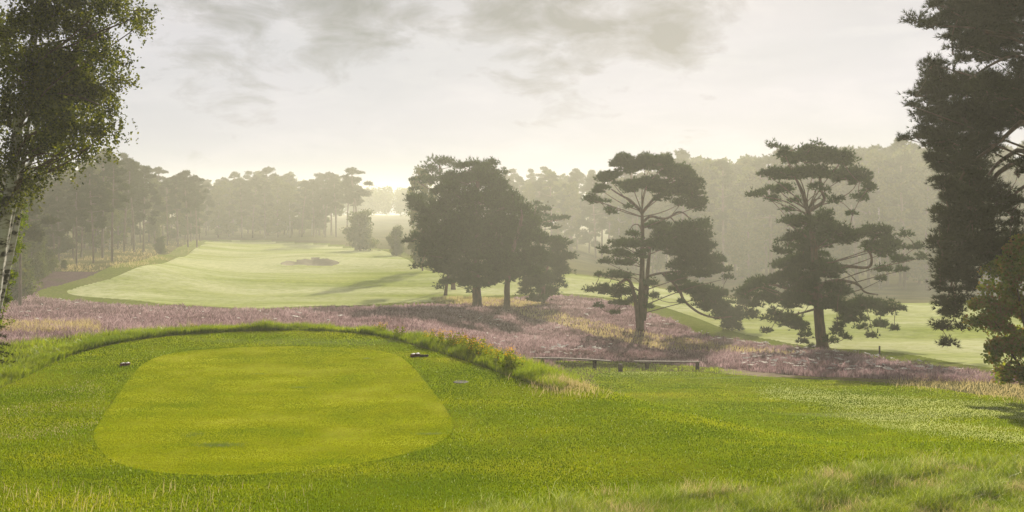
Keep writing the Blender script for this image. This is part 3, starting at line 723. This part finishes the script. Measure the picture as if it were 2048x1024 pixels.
def birch():
    root = empty('birch_tree', rootB, 'near birch with white trunk and drooping olive leaves, along the left edge of the picture', 'birch tree')
    P = pad_list(padsB1, dB, 0, 0, 1., 1.7)
    tr1 = zline([(-34, 760), (-18, 620), (2, 480), (14, 420), (28, 340), (33, 270), (50, 180), (62, 110), (80, 0), (86, -120)], dB, 0, 0, 1.)
    tr2 = zline([(-30, 760), (-2, 560), (22, 430), (38, 370), (50, 300), (58, 230), (90, 160)], dB + .5, 0, 0, 1., .6)
    tr3 = zline([(-40, 760), (10, 560), (36, 440), (44, 385), (52, 340), (80, 290)], dB + 1.2, 0, 0, 1., .3)
    for tr, w in ((tr1, .19), (tr2, .105), (tr3, .10)):
        mb = MB(); tr = tr - rootB; tr[0, 2] = -.3; mb.tube(tr, np.linspace(w, w * .35, len(tr)), 12, .06)
        link('trunk', mb.build('trunk', M['birch']), root)
    mb = MB(); T = tr1 - rootB; rr = np.linspace(.11, .04, len(T))
    for pts in ([(78, 50), (120, 20), (180, 3), (240, 12), (262, 22), (285, 20)], [(60, 130), (100, 100), (150, 90), (200, 62), (250, 45), (275, 30)], [(60, 150), (80, 120), (140, 100), (190, 105), (240, 110)], [(55, 200), (100, 185), (150, 190), (200, 210)], [(35, 260), (80, 225), (130, 230), (190, 250)], [(40, 330), (70, 310), (100, 305), (120, 320)]):
        q = zline(pts, dB, 0, 0, 1., rng.uniform(-1.2, 1.2)) - rootB
        mb.tube(q, np.linspace(.035, .01, len(q)), 6)
    for p in P: limb_to(mb, T, rr, np.array(p[:3]) - rootB, .03, .5)
    link('branches', mb.build('branches', M['bark_pine']), root)
    # leaves hang on thin drooping strands
    P = [(a[0], a[1], a[2], a[3] * 1.08, a[4], a[5] * 1.1, a[6]) for a in P]; pf = puffs(P, .3, 1.9); ns = 9
    st = np.repeat(pf, ns, 0); st[:, :3] += rdir(len(st)) * st[:, 3:4] * np.array([1, 1, .6])
    ln = rng.uniform(.15, .5, len(st)); k = 8
    t = rng.uniform(0, 1, (len(st), k)); p = np.repeat(st[:, :3], k, 0).reshape(len(st), k, 3).copy()
    sway = rng.normal(0, .18, (len(st), 1, 2)) * ln[:, None, None]
    p[..., 2] -= t * ln[:, None]; p[..., :2] += sway * t[..., None] + rng.normal(0, .025, (len(st), k, 2))
    V, Q = leaves(p.reshape(-1, 3), .07, .6)
    link('crown', mesh('crown', V - rootB, Q, M['birch_leaf']), root)
birch()

def leafy_bush(name, label, cat, foot, P, mat, pr, per, size, stems, bark='bark_pine', fill=.8, droop=0.3, group=None):
    root = empty(name, foot, label, cat, group)
    (V, Q), pf = leafy_crown(P, pr, per, size, fill, droop)
    mb = MB()
    for s in stems:
        q = curve(s, 2); mb.tube(q, np.linspace(.06, .02, len(q)), 7, .05)
    for q in pf[::3]:
        a = np.array([0, 0, .4]) if rng.uniform() < .2 else np.array(P[int(np.argmin([sum((np.array(p[:3]) - q[:3]) ** 2) for p in P]))][:3]) - foot
        b = q[:3] - foot; mb.tube(np.array([a, (a + b) / 2 + rng.normal(0, .05, 3), b]), [.014, .01, .005], 4)
    link('stem', mb.build('stem', M[bark]), root)
    link('crown', mesh('crown', V - foot, Q, M[mat]), root)
    return root

fL = at(-12, 745, 26.); fL[2] = float(terr(fL[0], fL[1]))
PL_ = pad_list([(34,420,16,30),(30,450,20,30),(26,480,22,28),(18,515,28,34),(10,550,28,30),(8,590,20,26),(34,500,12,18),(-20,450,40,50,.6),(-20,560,40,50,.6),(-10,630,28,50,.5),(10,400,24,26)], 26., 0, 0, 1., .6)
leafy_bush('birch_sapling', 'green sapling foliage under the near birch at the left edge', 'sapling', fL, PL_, 'sapling_leaf', .22, 90, .06, [[(0, 0, -.1), (.05, 0, 2), (.15, 0, 5)]])

fS = at(-26, 730, 25.); fS[2] = float(terr(fS[0], fS[1]))
rootS = empty('young_spruce', fS, 'tip of a young dark spruce at the left edge beside the heather', 'spruce tree')
mb = MB(); mb.tube([(0, 0, -.1), (0, 0, 1.2), (0, 0, 2.4)], [.05, .03, .008], 7); link('trunk', mb.build('trunk', M['bark_pine']), rootS)
cs = []; ds = []
for k in range(9):
    zz = .3 + k * .24; rr_ = .62 * (1 - k / 10.)
    for a_ in np.arange(9) * .7 + k * .5:
        for t_ in np.linspace(.2, 1, 7): cs.append((math.cos(a_) * rr_ * t_, math.sin(a_) * rr_ * t_, zz - t_ * .14)); ds.append((math.cos(a_), math.sin(a_), .1))
V, T = tufts(np.array(cs), np.array(ds), np.full(len(cs), .13), .012, 12, .8, 0)
link('crown', mesh('crown', V, T, M['needle_near']), rootS)

fB = at(2085, 785, 28.5); fB[2] = float(terr(fB[0], fB[1]))
PB_ = pad_list([(2035,500,28,30),(2000,540,30,26),(2040,550,36,40),(1985,575,26,14),(1970,600,26,14),(2010,600,34,30),(1945,608,14,7),(1955,645,18,8),(2000,650,44,26),(1972,632,26,14),(2040,620,40,40),(1995,690,36,24),(2035,690,40,40),(1995,715,20,14,.7),(2012,735,28,18),(2045,755,30,26),(2010,756,16,10,.7),(2100,560,50,60,.7),(2100,680,50,60,.7),(2160,600,50,70,.5),(2050,480,26,20),(2090,760,50,40,.6),(2030,530,34,30),(2025,590,34,30),(1990,620,30,22),(2020,690,36,30)], 28.5, 0, 0, 1., 1.0)
leafy_bush('leafy_bush', 'glossy leaved green and reddish bush at the right edge below the near pine', 'bush', fB, PB_, 'bush_leaf', .30, 120, .11, [[(0, 0, -.1), (-.3, .2, 1.6), (-.7, .1, 3.4)], [(0, 0, -.1), (.3, -.2, 2), (.5, 0, 4)], [(0, 0, -.1), (-.5, -.2, .8), (-1.2, 0, 1.8)]])

# ------------------------------------------------------------------ forest trees
def proto_pine(seed, H=18., bare=.5, wide=2.6, dens=1., mat='forest', bark='bark_far', nl=15):
    global rng
    keep = rng; rng = np.random.default_rng(seed)
    root = link('forest_pine', None)
    lean = rng.normal(0, .5, 2)
    tr = curve([(0, 0, -.4), (lean[0] * .2, lean[1] * .2, H * .4), (lean[0], lean[1], H * .75), (lean[0] * 1.2, lean[1], H * .95)], 2)
    mb = MB(); rr = np.linspace(.24, .07, len(tr)); mb.tube(tr, rr, 8, .05)
    P = []
    for k in range(nl):
        f = (k + rng.uniform(0, 1)) / nl; z = H * (bare + (1 - bare) * f * .97); a = k * 2.4 + rng.uniform(-.6, .6)
        reach = wide * (math.sin(math.pi * min(1, .25 + f * .72)) ** .8) * rng.uniform(.45, 1.15)
        r = rng.uniform(.9, 1.7) * (1 - .25 * f)
        P.append((tr[-1, 0] * f + math.cos(a) * reach, tr[-1, 1] * f + math.sin(a) * reach, z, r, r, r * rng.uniform(.55, .95), dens))
    P.append((tr[-1, 0], tr[-1, 1], H * .95, .8, .8, .9, dens))
    for p in P: limb_to(mb, tr, rr, p[:3], .08, .2)
    for k in range(7):       # dead snags on the bare stem
        z = H * rng.uniform(min(.1, bare - .02), bare); a = rng.uniform(0, 6.3); b = np.array([0, 0, z]); mb.tube([b, b + np.array([math.cos(a), math.sin(a), .1]) * rng.uniform(.5, 1.4)], [.035, .01], 4)
    link('trunk', mb.build('trunk', M[bark]), root)
    pf = puffs(P, .62, 1.5)
    V, T = needle_crown(pf, 26, .38, .12, 5)
    link('crown', mesh('crown', V, T, M[mat]), root)
    root['H'] = H
    rng = keep
    return root

def proto_leafy(seed, H=18., bare=.25, wide=3.2, bark='bark_far', n=20, mat='forest_leaf', name='forest_tree', size=.34):
    global rng
    keep = rng; rng = np.random.default_rng(seed)
    root = link(name, None)
    tr = curve([(0, 0, -.4), (.2, .1, H * .4), (-.1, .3, H * .85)], 2); rr = np.linspace(.22, .05, len(tr))
    mb = MB(); mb.tube(tr, rr, 8, .05); P = []
    for k in range(n):
        f = (k + rng.uniform(0, 1)) / n; z = H * (bare + (.93 - bare) * f); a = k * 2.4
        reach = wide * math.sin(math.pi * (.18 + f * .74)) * rng.uniform(.3, .95); r = rng.uniform(1.1, 1.8)
        P.append((math.cos(a) * reach, math.sin(a) * reach, z, r, r, r * .75, .9))
    for p in P: limb_to(mb, tr, rr, p[:3], .07, .5)
    link('trunk', mb.build('trunk', M[bark]), root)
    (V, Q), pf = leafy_crown(P, .7, 44, size, 1.2)
    link('crown', mesh('crown', V, Q, M[mat]), root)
    root['H'] = H
    rng = keep
    return root

pines = [proto_pine(100, 18, .50, 2.6), proto_pine(101, 18, .42, 3.0), proto_pine(102, 18, .58, 2.5), proto_pine(103, 18, .35, 2.8, nl=20), proto_pine(104, 18, .5, 3.4), proto_pine(105, 18, .12, 2.9, nl=26), proto_pine(106, 18, .08, 2.5, nl=24)]
leafs = [proto_leafy(110, bare=.12, n=26), proto_leafy(111, wide=2.6, bare=.1, n=24), proto_leafy(112, wide=3.8, bare=.1, n=32), proto_leafy(113, wide=2.4, bare=.3, bark='bark_pale', size=.28)]
bushes = [proto_leafy(114, H=6, bare=.12, wide=2.0, n=16, name='low_tree', size=.26), ]
used_proto = set()

def drop(o): 
    for ch in list(o.children): bpy.data.objects.remove(ch)
    bpy.data.objects.remove(o)

def plant(proto, px, d, top=None, height=None, name=None, label=None, cat='tree', group=None, sx=1.):
    x = (px - CX) / F * d; z = float(terr(x, d))
    if height is None: height = CAMZ + (HY - top) / F * d - z
    s = height / proto['H']
    if proto.name in used_proto: o = copy_tree(proto)
    else: used_proto.add(proto.name); o = proto
    o.location = (x, d, z); k = s * rng.uniform(.92, 1.1) * sx
    o.scale = (k, k, s); o.rotation_euler = (0, 0, rng.uniform(0, 6.28))
    tag(o, label, cat, group)
    return o

ORD = ['first', 'second', 'third', 'fourth', 'fifth', 'sixth', 'seventh', 'eighth', 'ninth', 'tenth', 'eleventh', 'twelfth', 'thirteenth', 'fourteenth', 'fifteenth', 'sixteenth', 'seventeenth', 'eighteenth']
# left wood: front row with clear trunks
frontL = [(57, 112, 425), (110, 122, 395), (153, 124, 372), (187, 128, 335), (224, 132, 320), (205, 142, 315), (248, 160, 318), (268, 164, 322), (287, 168, 335), (335, 196, 362), (356, 200, 352), (376, 203, 342), (394, 206, 352)]
for i, (px, d, top) in enumerate(sorted(frontL)):
    plant(pines[i % 5], px, d, top, label=f'{ORD[i]} pine from the left in the front row of the left wood', cat='pine tree', group='trees of the wood on the left')
def skyL(px): return np.interp(px, [-100, 60, 120, 180, 230, 280, 320, 345, 380, 415, 440], [340, 335, 325, 310, 305, 318, 340, 356, 342, 356, 362])
for i in range(52):
    f = (i + .5) / 52; px = -90 + 500 * ((i * .618) % 1); row = i // 18
    d = np.interp(px, [-90, 60, 150, 250, 330, 410], [112, 122, 136, 170, 205, 222]) + 4 + row * 13 + rng.uniform(0, 9)
    pr_ = pines[int(rng.integers(7))] if rng.uniform() < .72 else leafs[int(rng.integers(4))]
    plant(pr_, px, d, float(skyL(px)) + rng.uniform(-8, 36), label='hazy tree standing behind the front row in the wood on the left', group='trees deep in the wood on the left')
for i, px in enumerate([20, 66, 95, 128]):
    plant(bushes[0], px, [98, 112, 117, 121][i], [470, 480, 498, 520][i], label=f'{ORD[i]} low bushy tree from the left at the left wood corner', cat='tree', group='low trees at the corner of the wood')
# pine whose dark branches show behind the birch
plant(pines[4], 40, 92, 372, label='darker pine showing right behind the hanging birch leaves on the left', cat='pine tree')
# middle wood beyond the fairway
def skyM(px): return np.interp(px, [400, 430, 470, 500, 560, 620, 650, 690, 740], [365, 352, 345, 343, 341, 350, 338, 334, 348])
fm = [412, 436, 458, 484, 505, 530, 556, 580, 604, 628, 650, 672, 694, 708]
for i, px in enumerate(fm):
    plant(leafs[i % 4] if i % 5 in (1, 2) and i < 10 else pines[(0, 2, 4)[i % 3] if i > 9 else (i * 2) % 5], px, 276 + rng.uniform(-4, 8), float(skyM(px)) + rng.uniform(2, 22), label=f'{ORD[i]} misty tree from the left in front of the far wood behind the bunker', group='front trees of the far middle wood', sx=1.15)
plant(pines[2], 716, 262, 337, label='misty pine at the right end of the far wood, its crown above the round tree', cat='pine tree', sx=1.35)
for i in range(26):
    px = 408 + 270 * ((i * .618) % 1); d = 292 + rng.uniform(0, 34)
    plant(leafs[int(rng.integers(4))] if rng.uniform() < .45 else pines[int(rng.integers(3, 7))], px, d, float(skyM(px)) + rng.uniform(-6, 18), label='misty tree in the depth of the far middle wood', group='trees deep in the far middle wood', sx=1.2)
# the two small trees right of that wood
plant(bushes[0], 721, 205, 424, label='small round tree with several stems below the right end of the far wood', cat='tree', sx=1.2)
plant(bushes[0], 793, 190, 455, label='small misty bushy tree between the round tree and the middle pines', cat='tree', sx=.8)
plant(bushes[0], 321, 172, 474, label='tiny sapling in the straw grass before the wood on the left', cat='sapling')
plant(leafs[2], 845, 150, 322, label='pale leafy tree peeping out behind the top left of the middle pines', cat='tree', sx=.7)
# right wood
def skyR(px): return np.interp(px, [990, 1010, 1070, 1140, 1200, 1320, 1345, 1400, 1450, 1520, 1600, 1660, 1700, 1760, 1830, 1880, 2200], [350, 342, 334, 346, 348, 330, 314, 308, 313, 304, 296, 292, 300, 282, 292, 300, 280])
def dR_(px): return np.interp(px, [1000, 1150, 1300, 1500, 1850, 2200], [250, 238, 226, 214, 200, 192])
fr_ = list(range(1012, 2060, 44))
for i, px in enumerate(fr_):
    kind = leafs[(i * 3) % 4] if i % 2 else pines[(i * 2) % 5]
    lab = f'{ORD[i]} misty tree along the front of the right wood, counted from the middle pines' if i < 18 else 'misty front tree of the right wood behind the near pine'
    plant(kind, px + rng.uniform(-8, 8), float(dR_(px)) + rng.uniform(0, 5), float(skyR(px)) + rng.uniform(0, 26), label=lab, group='front trees of the right wood')
for i in range(84):
    px = 1000 + 1130 * ((i * .618) % 1); d = float(dR_(px)) + 9 + (i // 28) * 14 + rng.uniform(0, 11)
    plant(leafs[int(rng.integers(4))] if rng.uniform() < .4 else pines[int(rng.integers(3, 7))], px, d, float(skyR(px)) + rng.uniform(-10, 24), label='misty tree in the depth of the right wood', group='trees deep in the right wood')
for p in pines + leafs + bushes:
    try:
        if p.name not in used_proto: drop(p)
    except ReferenceError: pass

# far-off wood on the horizon, one mass
def far_wood():
    P = []
    for k in range(620):
        a = rng.uniform(-.95, .95); d = rng.uniform(450, 510); x = a * d; z0 = float(terr(x, d))
        top = 10.5 + 1.6 * math.sin(a * 40) + rng.uniform(-1.5, 1.5) + (6 if a > .05 else 0)
        for j in range(3):
            P.append((x + rng.normal(0, 1), d + rng.normal(0, 1), z0 + top * (.45 + .5 * j / 2) + 3, 3.2, 3.2, 2.6 + (2.2 if j == 0 else 0), .6))
    pf = puffs(P, 1.5, .9); per = 16; n = len(pf)
    c = np.repeat(pf[:, :3], per, 0) + rdir(n * per) * np.repeat(pf[:, 3:4], per, 0)
    V, Q = leaves(c, 1.1)
    mb = MB()
    o = link('distant_wood', mesh('distant_wood', V, Q, M['forest_leaf']))
    tag(o, 'far off wood on the horizon, nearly lost in the mist', 'wood', None, 'stuff')
far_wood()

# ------------------------------------------------------------------ small things
# dewy cobwebs on the heather
def web_mesh(seed):
    r = np.random.default_rng(seed); mb = MB(); n = 22
    c = r.normal(0, .5, (n, 3)) * [.20, .13, .03]
    for p in c:
        th = r.uniform(0, 6.28, 5); th.sort(); q = p + np.stack([np.cos(th) * .10, np.sin(th) * .07, r.uniform(-.02, .03, 5)], 1)
        mb.add(q, T=[(0, 1, 2), (0, 2, 3), (0, 3, 4)])
    return mb.build('cobweb', M['web'], False)
webs = [web_mesh(s) for s in range(4)]
cand = []
for (x0, x1, y0, y1, n) in ((0, 700, 620, 655, 22), (900, 1300, 640, 712, 30), (1060, 1200, 700, 718, 16), (1120, 1460, 600, 668, 22), (1480, 2000, 705, 752, 110), (0, 160, 600, 640, 8), (1380, 1640, 668, 705, 22)):
    q = sample_pix(n * 2, x0, x1, y0, y1, 120); q = q[inside(Z_HEATH, q[:, 0], q[:, 1]) & ~in_any(q, [Z_FAIR, Z_SEMI, Z_STRAW, Z_LAWN, Z_PATH])][:n]
    cand.append(q)
for i, q in enumerate(np.vstack(cand)):
    z = float(terr(q[0], q[1])) + .30
    o = link('cobweb', webs[i % 4], None, (q[0], q[1], z)); s = rng.uniform(.4, .95) * (.75 if q[1] < 60 else 1); o.scale = (s * 1.1, s, s); o.rotation_euler = (rng.normal(0, .15), rng.normal(0, .15), rng.uniform(0, 6.28))
    tag(o, 'small white dewy cobweb lying over the heather', 'cobweb', 'dewy cobwebs on the heather')

# plank benches
def onground(px, d):
    x = (px - CX) / F * d; return np.array([x, d, float(terr(x, d))])
def bench(label, pa, pb, posts, bow=0.):
    A_, B_ = onground(*pa), onground(*pb); mid = (A_ + B_) / 2
    root = empty('plank_bench', mid, label, 'bench', 'low plank benches at the edge of the heather')
    n = 12; mb = MB(); T = np.linspace(0, 1, n)
    z0 = np.interp(T, [0, 1], [A_[2], B_[2]]) + .36 + bow * np.sin(T * math.pi)
    L_ = (B_ - A_)[:2]; L_ = L_ / np.linalg.norm(L_); nn = np.array([-L_[1], L_[0]])
    rows = []
    for t, z in zip(T, z0):
        p = A_[:2] + (B_ - A_)[:2] * t
        for s, dz in ((-1, 0), (-1, .042), (1, .042), (1, 0)): rows.append((*(p + nn * s * .12), z + dz))
    V = np.array(rows) - mid; Q = []
    for i in range(n - 1):
        for k in range(4): a = i * 4 + k; b = i * 4 + (k + 1) % 4; Q.append((a, b, b + 4, a + 4))
    Q += [(3, 2, 1, 0), (n * 4 - 4, n * 4 - 3, n * 4 - 2, n * 4 - 1)]
    mb.add(V, Q); o = link('seat', mb.build('seat', M['wood'], False), root)
    for t in posts:
        p = A_[:2] + (B_ - A_)[:2] * t; zt = float(np.interp(t, T, z0)); zg = float(terr(p[0], p[1])) - .15
        mb = MB(); mb.tube([(p[0] - mid[0], p[1] - mid[1], zg - mid[2]), (p[0] - mid[0], p[1] - mid[1], zt - .002 - mid[2])], [.10, .09], 10, .04)
        link('leg', mb.build('leg', M['wood_dark']), root)
bench('weathered plank bench, the left one, with a slightly bowed seat on two posts', (1066, 48.2), (1221, 47.6), (.12, .8), .05)
bench('weathered plank bench, the right one, straight seat sloping down to the right', (1268, 47.8), (1400, 47), (.2, .96), 0.)
def post(name, px, py, h, r, label, cat):
    p = gp(px, py); mb = MB(); mb.tube([(0, 0, -.2), (0, 0, h * .5), (0, 0, h - .02), (0, 0, h)], [r, r * .97, r * .95, r * .8], 10, .04)
    tag(link(name, mb.build(name, M['wood_dark']), None, p), label, cat)
post('wooden_post', 1241, 743, .36, .11, 'short bare wooden stump post standing between the two benches', 'post')
post('marker_post', 1759, 708, .5, .06, 'thin dark marker post at the fairway edge right of the widest pine', 'post')

# tee markers made of short logs
def log_piece(root, name, c, ang, L_, r, mat):
    mb = MB(); dx, dy = math.cos(ang) * L_ / 2, math.sin(ang) * L_ / 2
    P_ = np.linspace([-dx, -dy, 0], [dx, dy, 0], 5) + np.array(c); mb.tube(P_, [r * .9, r, r * .97, r, r * .9], 12, .04)
    return link(name, mb.build(name, M[mat]), root)
def tee_marker(label, px, py, ang, long=False):
    p = gp(px, py); root = empty('tee_marker', p, label, 'tee marker', 'log tee markers'); root.scale = ((.72,) * 3) if long else ((.62,) * 3)
    r = .068
    a = log_piece(root, 'log', (-.05, 0, r), ang, .24, r, 'marker_bark'); log_piece(a, 'painted_top', (-.05 - .01, 0, r + .022), ang, .16, r * .86, 'marker_white')
    b = log_piece(root, 'log', (.10, .10, r), ang, .24, r, 'marker_bark'); log_piece(b, 'painted_top', (.10, .10, r + .022), ang, .16, r * .86, 'marker_white')
    if long: log_piece(root, 'long_log', (.37, .02, .05), .08, .36, .048, 'wood_dark')
tee_marker('left tee marker of two short reddish logs with white tops', 248, 732, 1.05)
tee_marker('right tee marker, two short white topped logs with a longer dark log', 829, 714, .9, True)
# sunken opening in the lawn
p = gp(922, 765); root = empty('sunken_opening', p, 'small dark round opening sunk in the lawn right of the tee', 'hole')
mb = MB(); th = np.arange(20) * math.pi / 10
ring = lambda r, z: np.stack([np.cos(th) * r, np.sin(th) * r, np.full(20, z)], 1)
mb.add(np.vstack([ring(.19, .012), ring(.15, .03), ring(.13, .02)]), [(i + 20 * k, (i + 1) % 20 + 20 * k, (i + 1) % 20 + 20 * (k + 1), i + 20 * (k + 1)) for k in range(2) for i in range(20)])
link('rim', mb.build('rim', M['wood_dark']), root)
mb = MB(); mb.add(np.vstack([ring(.13, .019), [(0, 0, .012)]]), T=[(i, (i + 1) % 20, 20) for i in range(20)])
link('cover', mb.build('cover', M['black']), root)  # flat near-black disc paints the shade inside the opening

# goldenrod along the back right edge of the platform
def goldenrod(seed, flower):
    global rng
    keep = rng; rng = np.random.default_rng(seed)
    root = link('goldenrod', None); mb = MB(); cl = []; cf = []
    for k in range(16):
        a = rng.uniform(0, 6.28); r0 = rng.uniform(0, .22); h = rng.uniform(.45, .85)
        b = np.array([math.cos(a) * r0, math.sin(a) * r0, -.05]); t = b + np.array([math.cos(a) * .16, math.sin(a) * .16, h])
        mb.tube([b, (b + t) / 2 + rng.normal(0, .02, 3), t], [.006, .005, .003], 4)
        for f in np.linspace(.15, .9, 16): cl.append(b + (t - b) * f + rng.normal(0, .035, 3))
        for _ in range(8): cf.append(t + rng.normal(0, 1, 3) * [.06, .06, .05])
    link('stem', mb.build('stem', M['gold_leaf']), root)
    V, Q = leaves(np.array(cl), .09, .2); link('foliage', mesh('foliage', V, Q, M['gold_leaf']), root)
    V, Q = leaves(np.array(cf), .04); link('blossoms', mesh('blossoms', V, Q, M[flower]), root)
    rng = keep
    return root
gr = [goldenrod(1, 'gold'), goldenrod(2, 'gold'), goldenrod(3, 'rust')]
gpx = [(848, 692, 0), (866, 694, 1), (882, 699, 0), (898, 703, 2), (914, 708, 1), (930, 712, 2), (946, 720, 0), (962, 725, 1), (978, 731, 0), (1000, 740, 0), (1018, 746, 1), (372, 664, 1), (750, 668, 0), (790, 678, 2), (906, 699, 2), (950, 712, 2)]
usedg = set()
for i, (px, py, k) in enumerate(sorted(gpx)):
    q = gp(px, py + 2); q[:2] += [.12, .45]; q[2] = float(terr(q[0], q[1]))
    o = gr[k] if k not in usedg else copy_tree(gr[k]); usedg.add(k)
    s = rng.uniform(.5, .75) * (.5 if px < 400 else 1); o.location = q; o.scale = (s, s, s); o.rotation_euler = (0, 0, rng.uniform(0, 6.28))
    tag(o, f'{ORD[i]} ' + ('brown faded' if k == 2 else 'yellow flowering') + ' goldenrod plant from the left along the back edge of the tee', 'flower', 'goldenrod along the tee edge')

# ------------------------------------------------------------------ haze
mb = MB(); mb.box((0, 330, -1.5), (4200, 880, 34))
haze = link('haze', mb.build('haze', None, False)); tag(haze, 'thin warm morning mist filling the valley', 'haze', None, 'stuff')
m, nt, out = nodes('morning_mist')
HAZE_D, HAZE_G = .00096, .34
v = N(nt, 'ShaderNodeVolumePrincipled', inp={'Color': (.95, .94, .79, 1), 'Density': HAZE_D, 'Anisotropy': HAZE_G})
nt.links.new(v.outputs[0], out.inputs['Volume']); haze.data.materials.append(m)

# ------------------------------------------------------------------ sun, sky, camera
AZ, EL = math.radians(11), math.radians(21)
sl = bpy.data.lights.new('sun', 'SUN'); sl.energy = 5.0; sl.angle = math.radians(.6); sl.color = (1, .91, .75)
so = bpy.data.objects.new('sun', sl); C.objects.link(so)
sd = np.array([math.sin(AZ) * math.cos(EL), math.cos(AZ) * math.cos(EL), math.sin(EL)])
import mathutils
so.rotation_euler = mathutils.Vector(sd).to_track_quat('Z', 'Y').to_euler(); so.location = (0, 0, 60)

w = bpy.data.worlds.new('World'); bpy.context.scene.world = w; w.use_nodes = True
nt = w.node_tree; nt.nodes.clear()
out = nt.nodes.new('ShaderNodeOutputWorld'); bg = nt.nodes.new('ShaderNodeBackground'); bg.inputs['Strength'].default_value = .1
sky = N(nt, 'ShaderNodeTexSky', sky_type='NISHITA'); sky.sun_disc = False; sky.sun_elevation = EL; sky.sun_rotation = AZ
sky.dust_density = 3.; sky.air_density = 1.
tc = N(nt, 'ShaderNodeTexCoord'); sep = N(nt, 'ShaderNodeSeparateXYZ'); nt.links.new(tc.outputs['Generated'], sep.inputs[0])
SKYK = 3.5
veil = ramp(nt, sep.outputs['Z'], [(0, (.68, .70, .77)), (.05, (.75, .76, .82)), (.10, (.82, .82, .875)), (.16, (.82, .82, .865)), (.24, (.72, .72, .73)), (.5, (.42, .43, .45))])
mul = N(nt, 'ShaderNodeVectorMath', operation='SCALE'); mul.inputs['Scale'].default_value = SKYK; nt.links.new(veil, mul.inputs[0])
# clouds: noise in the sky direction, gathered round a few places
def near_dir(px, py, rad):
    v_ = unit(np.array([(px - CX) / F, 1, (HY - py) / F]))
    d_ = N(nt, 'ShaderNodeVectorMath', operation='DISTANCE'); d_.inputs[1].default_value = tuple(v_); nt.links.new(tc.outputs['Generated'], d_.inputs[0])
    mr = N(nt, 'ShaderNodeMapRange', interpolation_type='SMOOTHSTEP'); mr.inputs['From Min'].default_value = rad; mr.inputs['From Max'].default_value = 0; nt.links.new(d_.outputs['Value'], mr.inputs['Value'])
    return mr.outputs[0]
def wnoise(scale, st, det=6, ro=.55, off=(0, 0, 0)):
    mp = N(nt, 'ShaderNodeMapping'); mp.inputs['Scale'].default_value = st; mp.inputs['Location'].default_value = off; nt.links.new(tc.outputs['Generated'], mp.inputs[0])
    n_ = N(nt, 'ShaderNodeTexNoise'); n_.inputs['Scale'].default_value = scale; n_.inputs['Detail'].default_value = det; n_.inputs['Roughness'].default_value = ro; n_.inputs['Distortion'].default_value = .4
    nt.links.new(mp.outputs[0], n_.inputs['Vector']); return n_.outputs['Fac']
def mth(op, a, b):
    n_ = N(nt, 'ShaderNodeMath', operation=op)
    for i, v_ in ((0, a), (1, b)):
        if isinstance(v_, (int, float)): n_.inputs[i].default_value = v_
        else: nt.links.new(v_, n_.inputs[i])
    return n_.outputs[0]
mask = mth('MAXIMUM', mth('MAXIMUM', near_dir(1120, 10, .15), near_dir(1330, 20, .11)), mth('MULTIPLY', near_dir(720, -30, .15), .85))
mask = mth('MAXIMUM', mask, mth('MULTIPLY', near_dir(420, 20, .2), .5))
cn = wnoise(13, (1, 1, 2.2), 9, .6)
cf = ramp(nt, mth('ADD', mth('MULTIPLY', mask, .5), mth('MULTIPLY', cn, 1.05)), [(.68, (0, 0, 0)), (.80, (.45, .45, .45)), (1.0, (1, 1, 1))])
soft = ramp(nt, wnoise(3.0, (1, 1, 4), off=(2, 3, 1)), [(.35, (.93, .94, .93)), (.65, (1.05, 1.03, 1.03))])
c1 = mixc(nt, 1.0, mul.outputs[0], soft, 'MULTIPLY')
wisp = ramp(nt, wnoise(9, (1, 1, 3), 7, .6, (5, 1, 0)), [(.5, (1, 1, 1)), (.75, (1.12, 1.1, 1.08))])
c1 = mixc(nt, 1.0, c1, wisp, 'MULTIPLY')
c2 = mixc(nt, mth('MULTIPLY', cf, .85), c1, tuple(SKYK * v_ for v_ in (.38, .39, .36)))
fin = mixc(nt, .99, sky.outputs[0], c2)
nt.links.new(fin, bg.inputs['Color']); nt.links.new(bg.outputs[0], out.inputs[0])

cam = bpy.data.cameras.new('camera'); co = bpy.data.objects.new('camera', cam); C.objects.link(co)
cam.sensor_width = 36; cam.lens = 36 * F / 2048; cam.shift_y = -(512 - HY) / 2048; cam.clip_start = .1; cam.clip_end = 6000
co.location = (0, 0, CAMZ); co.rotation_euler = (math.radians(90), 0, 0)
sc = bpy.context.scene; sc.camera = co
sc.view_settings.view_transform = 'Standard'; sc.view_settings.look = 'None'; sc.view_settings.exposure = 1.2; sc.view_settings.gamma = 1
sc.cycles.max_bounces = 6; sc.cycles.transparent_max_bounces = 8; sc.cycles.volume_bounces = 0
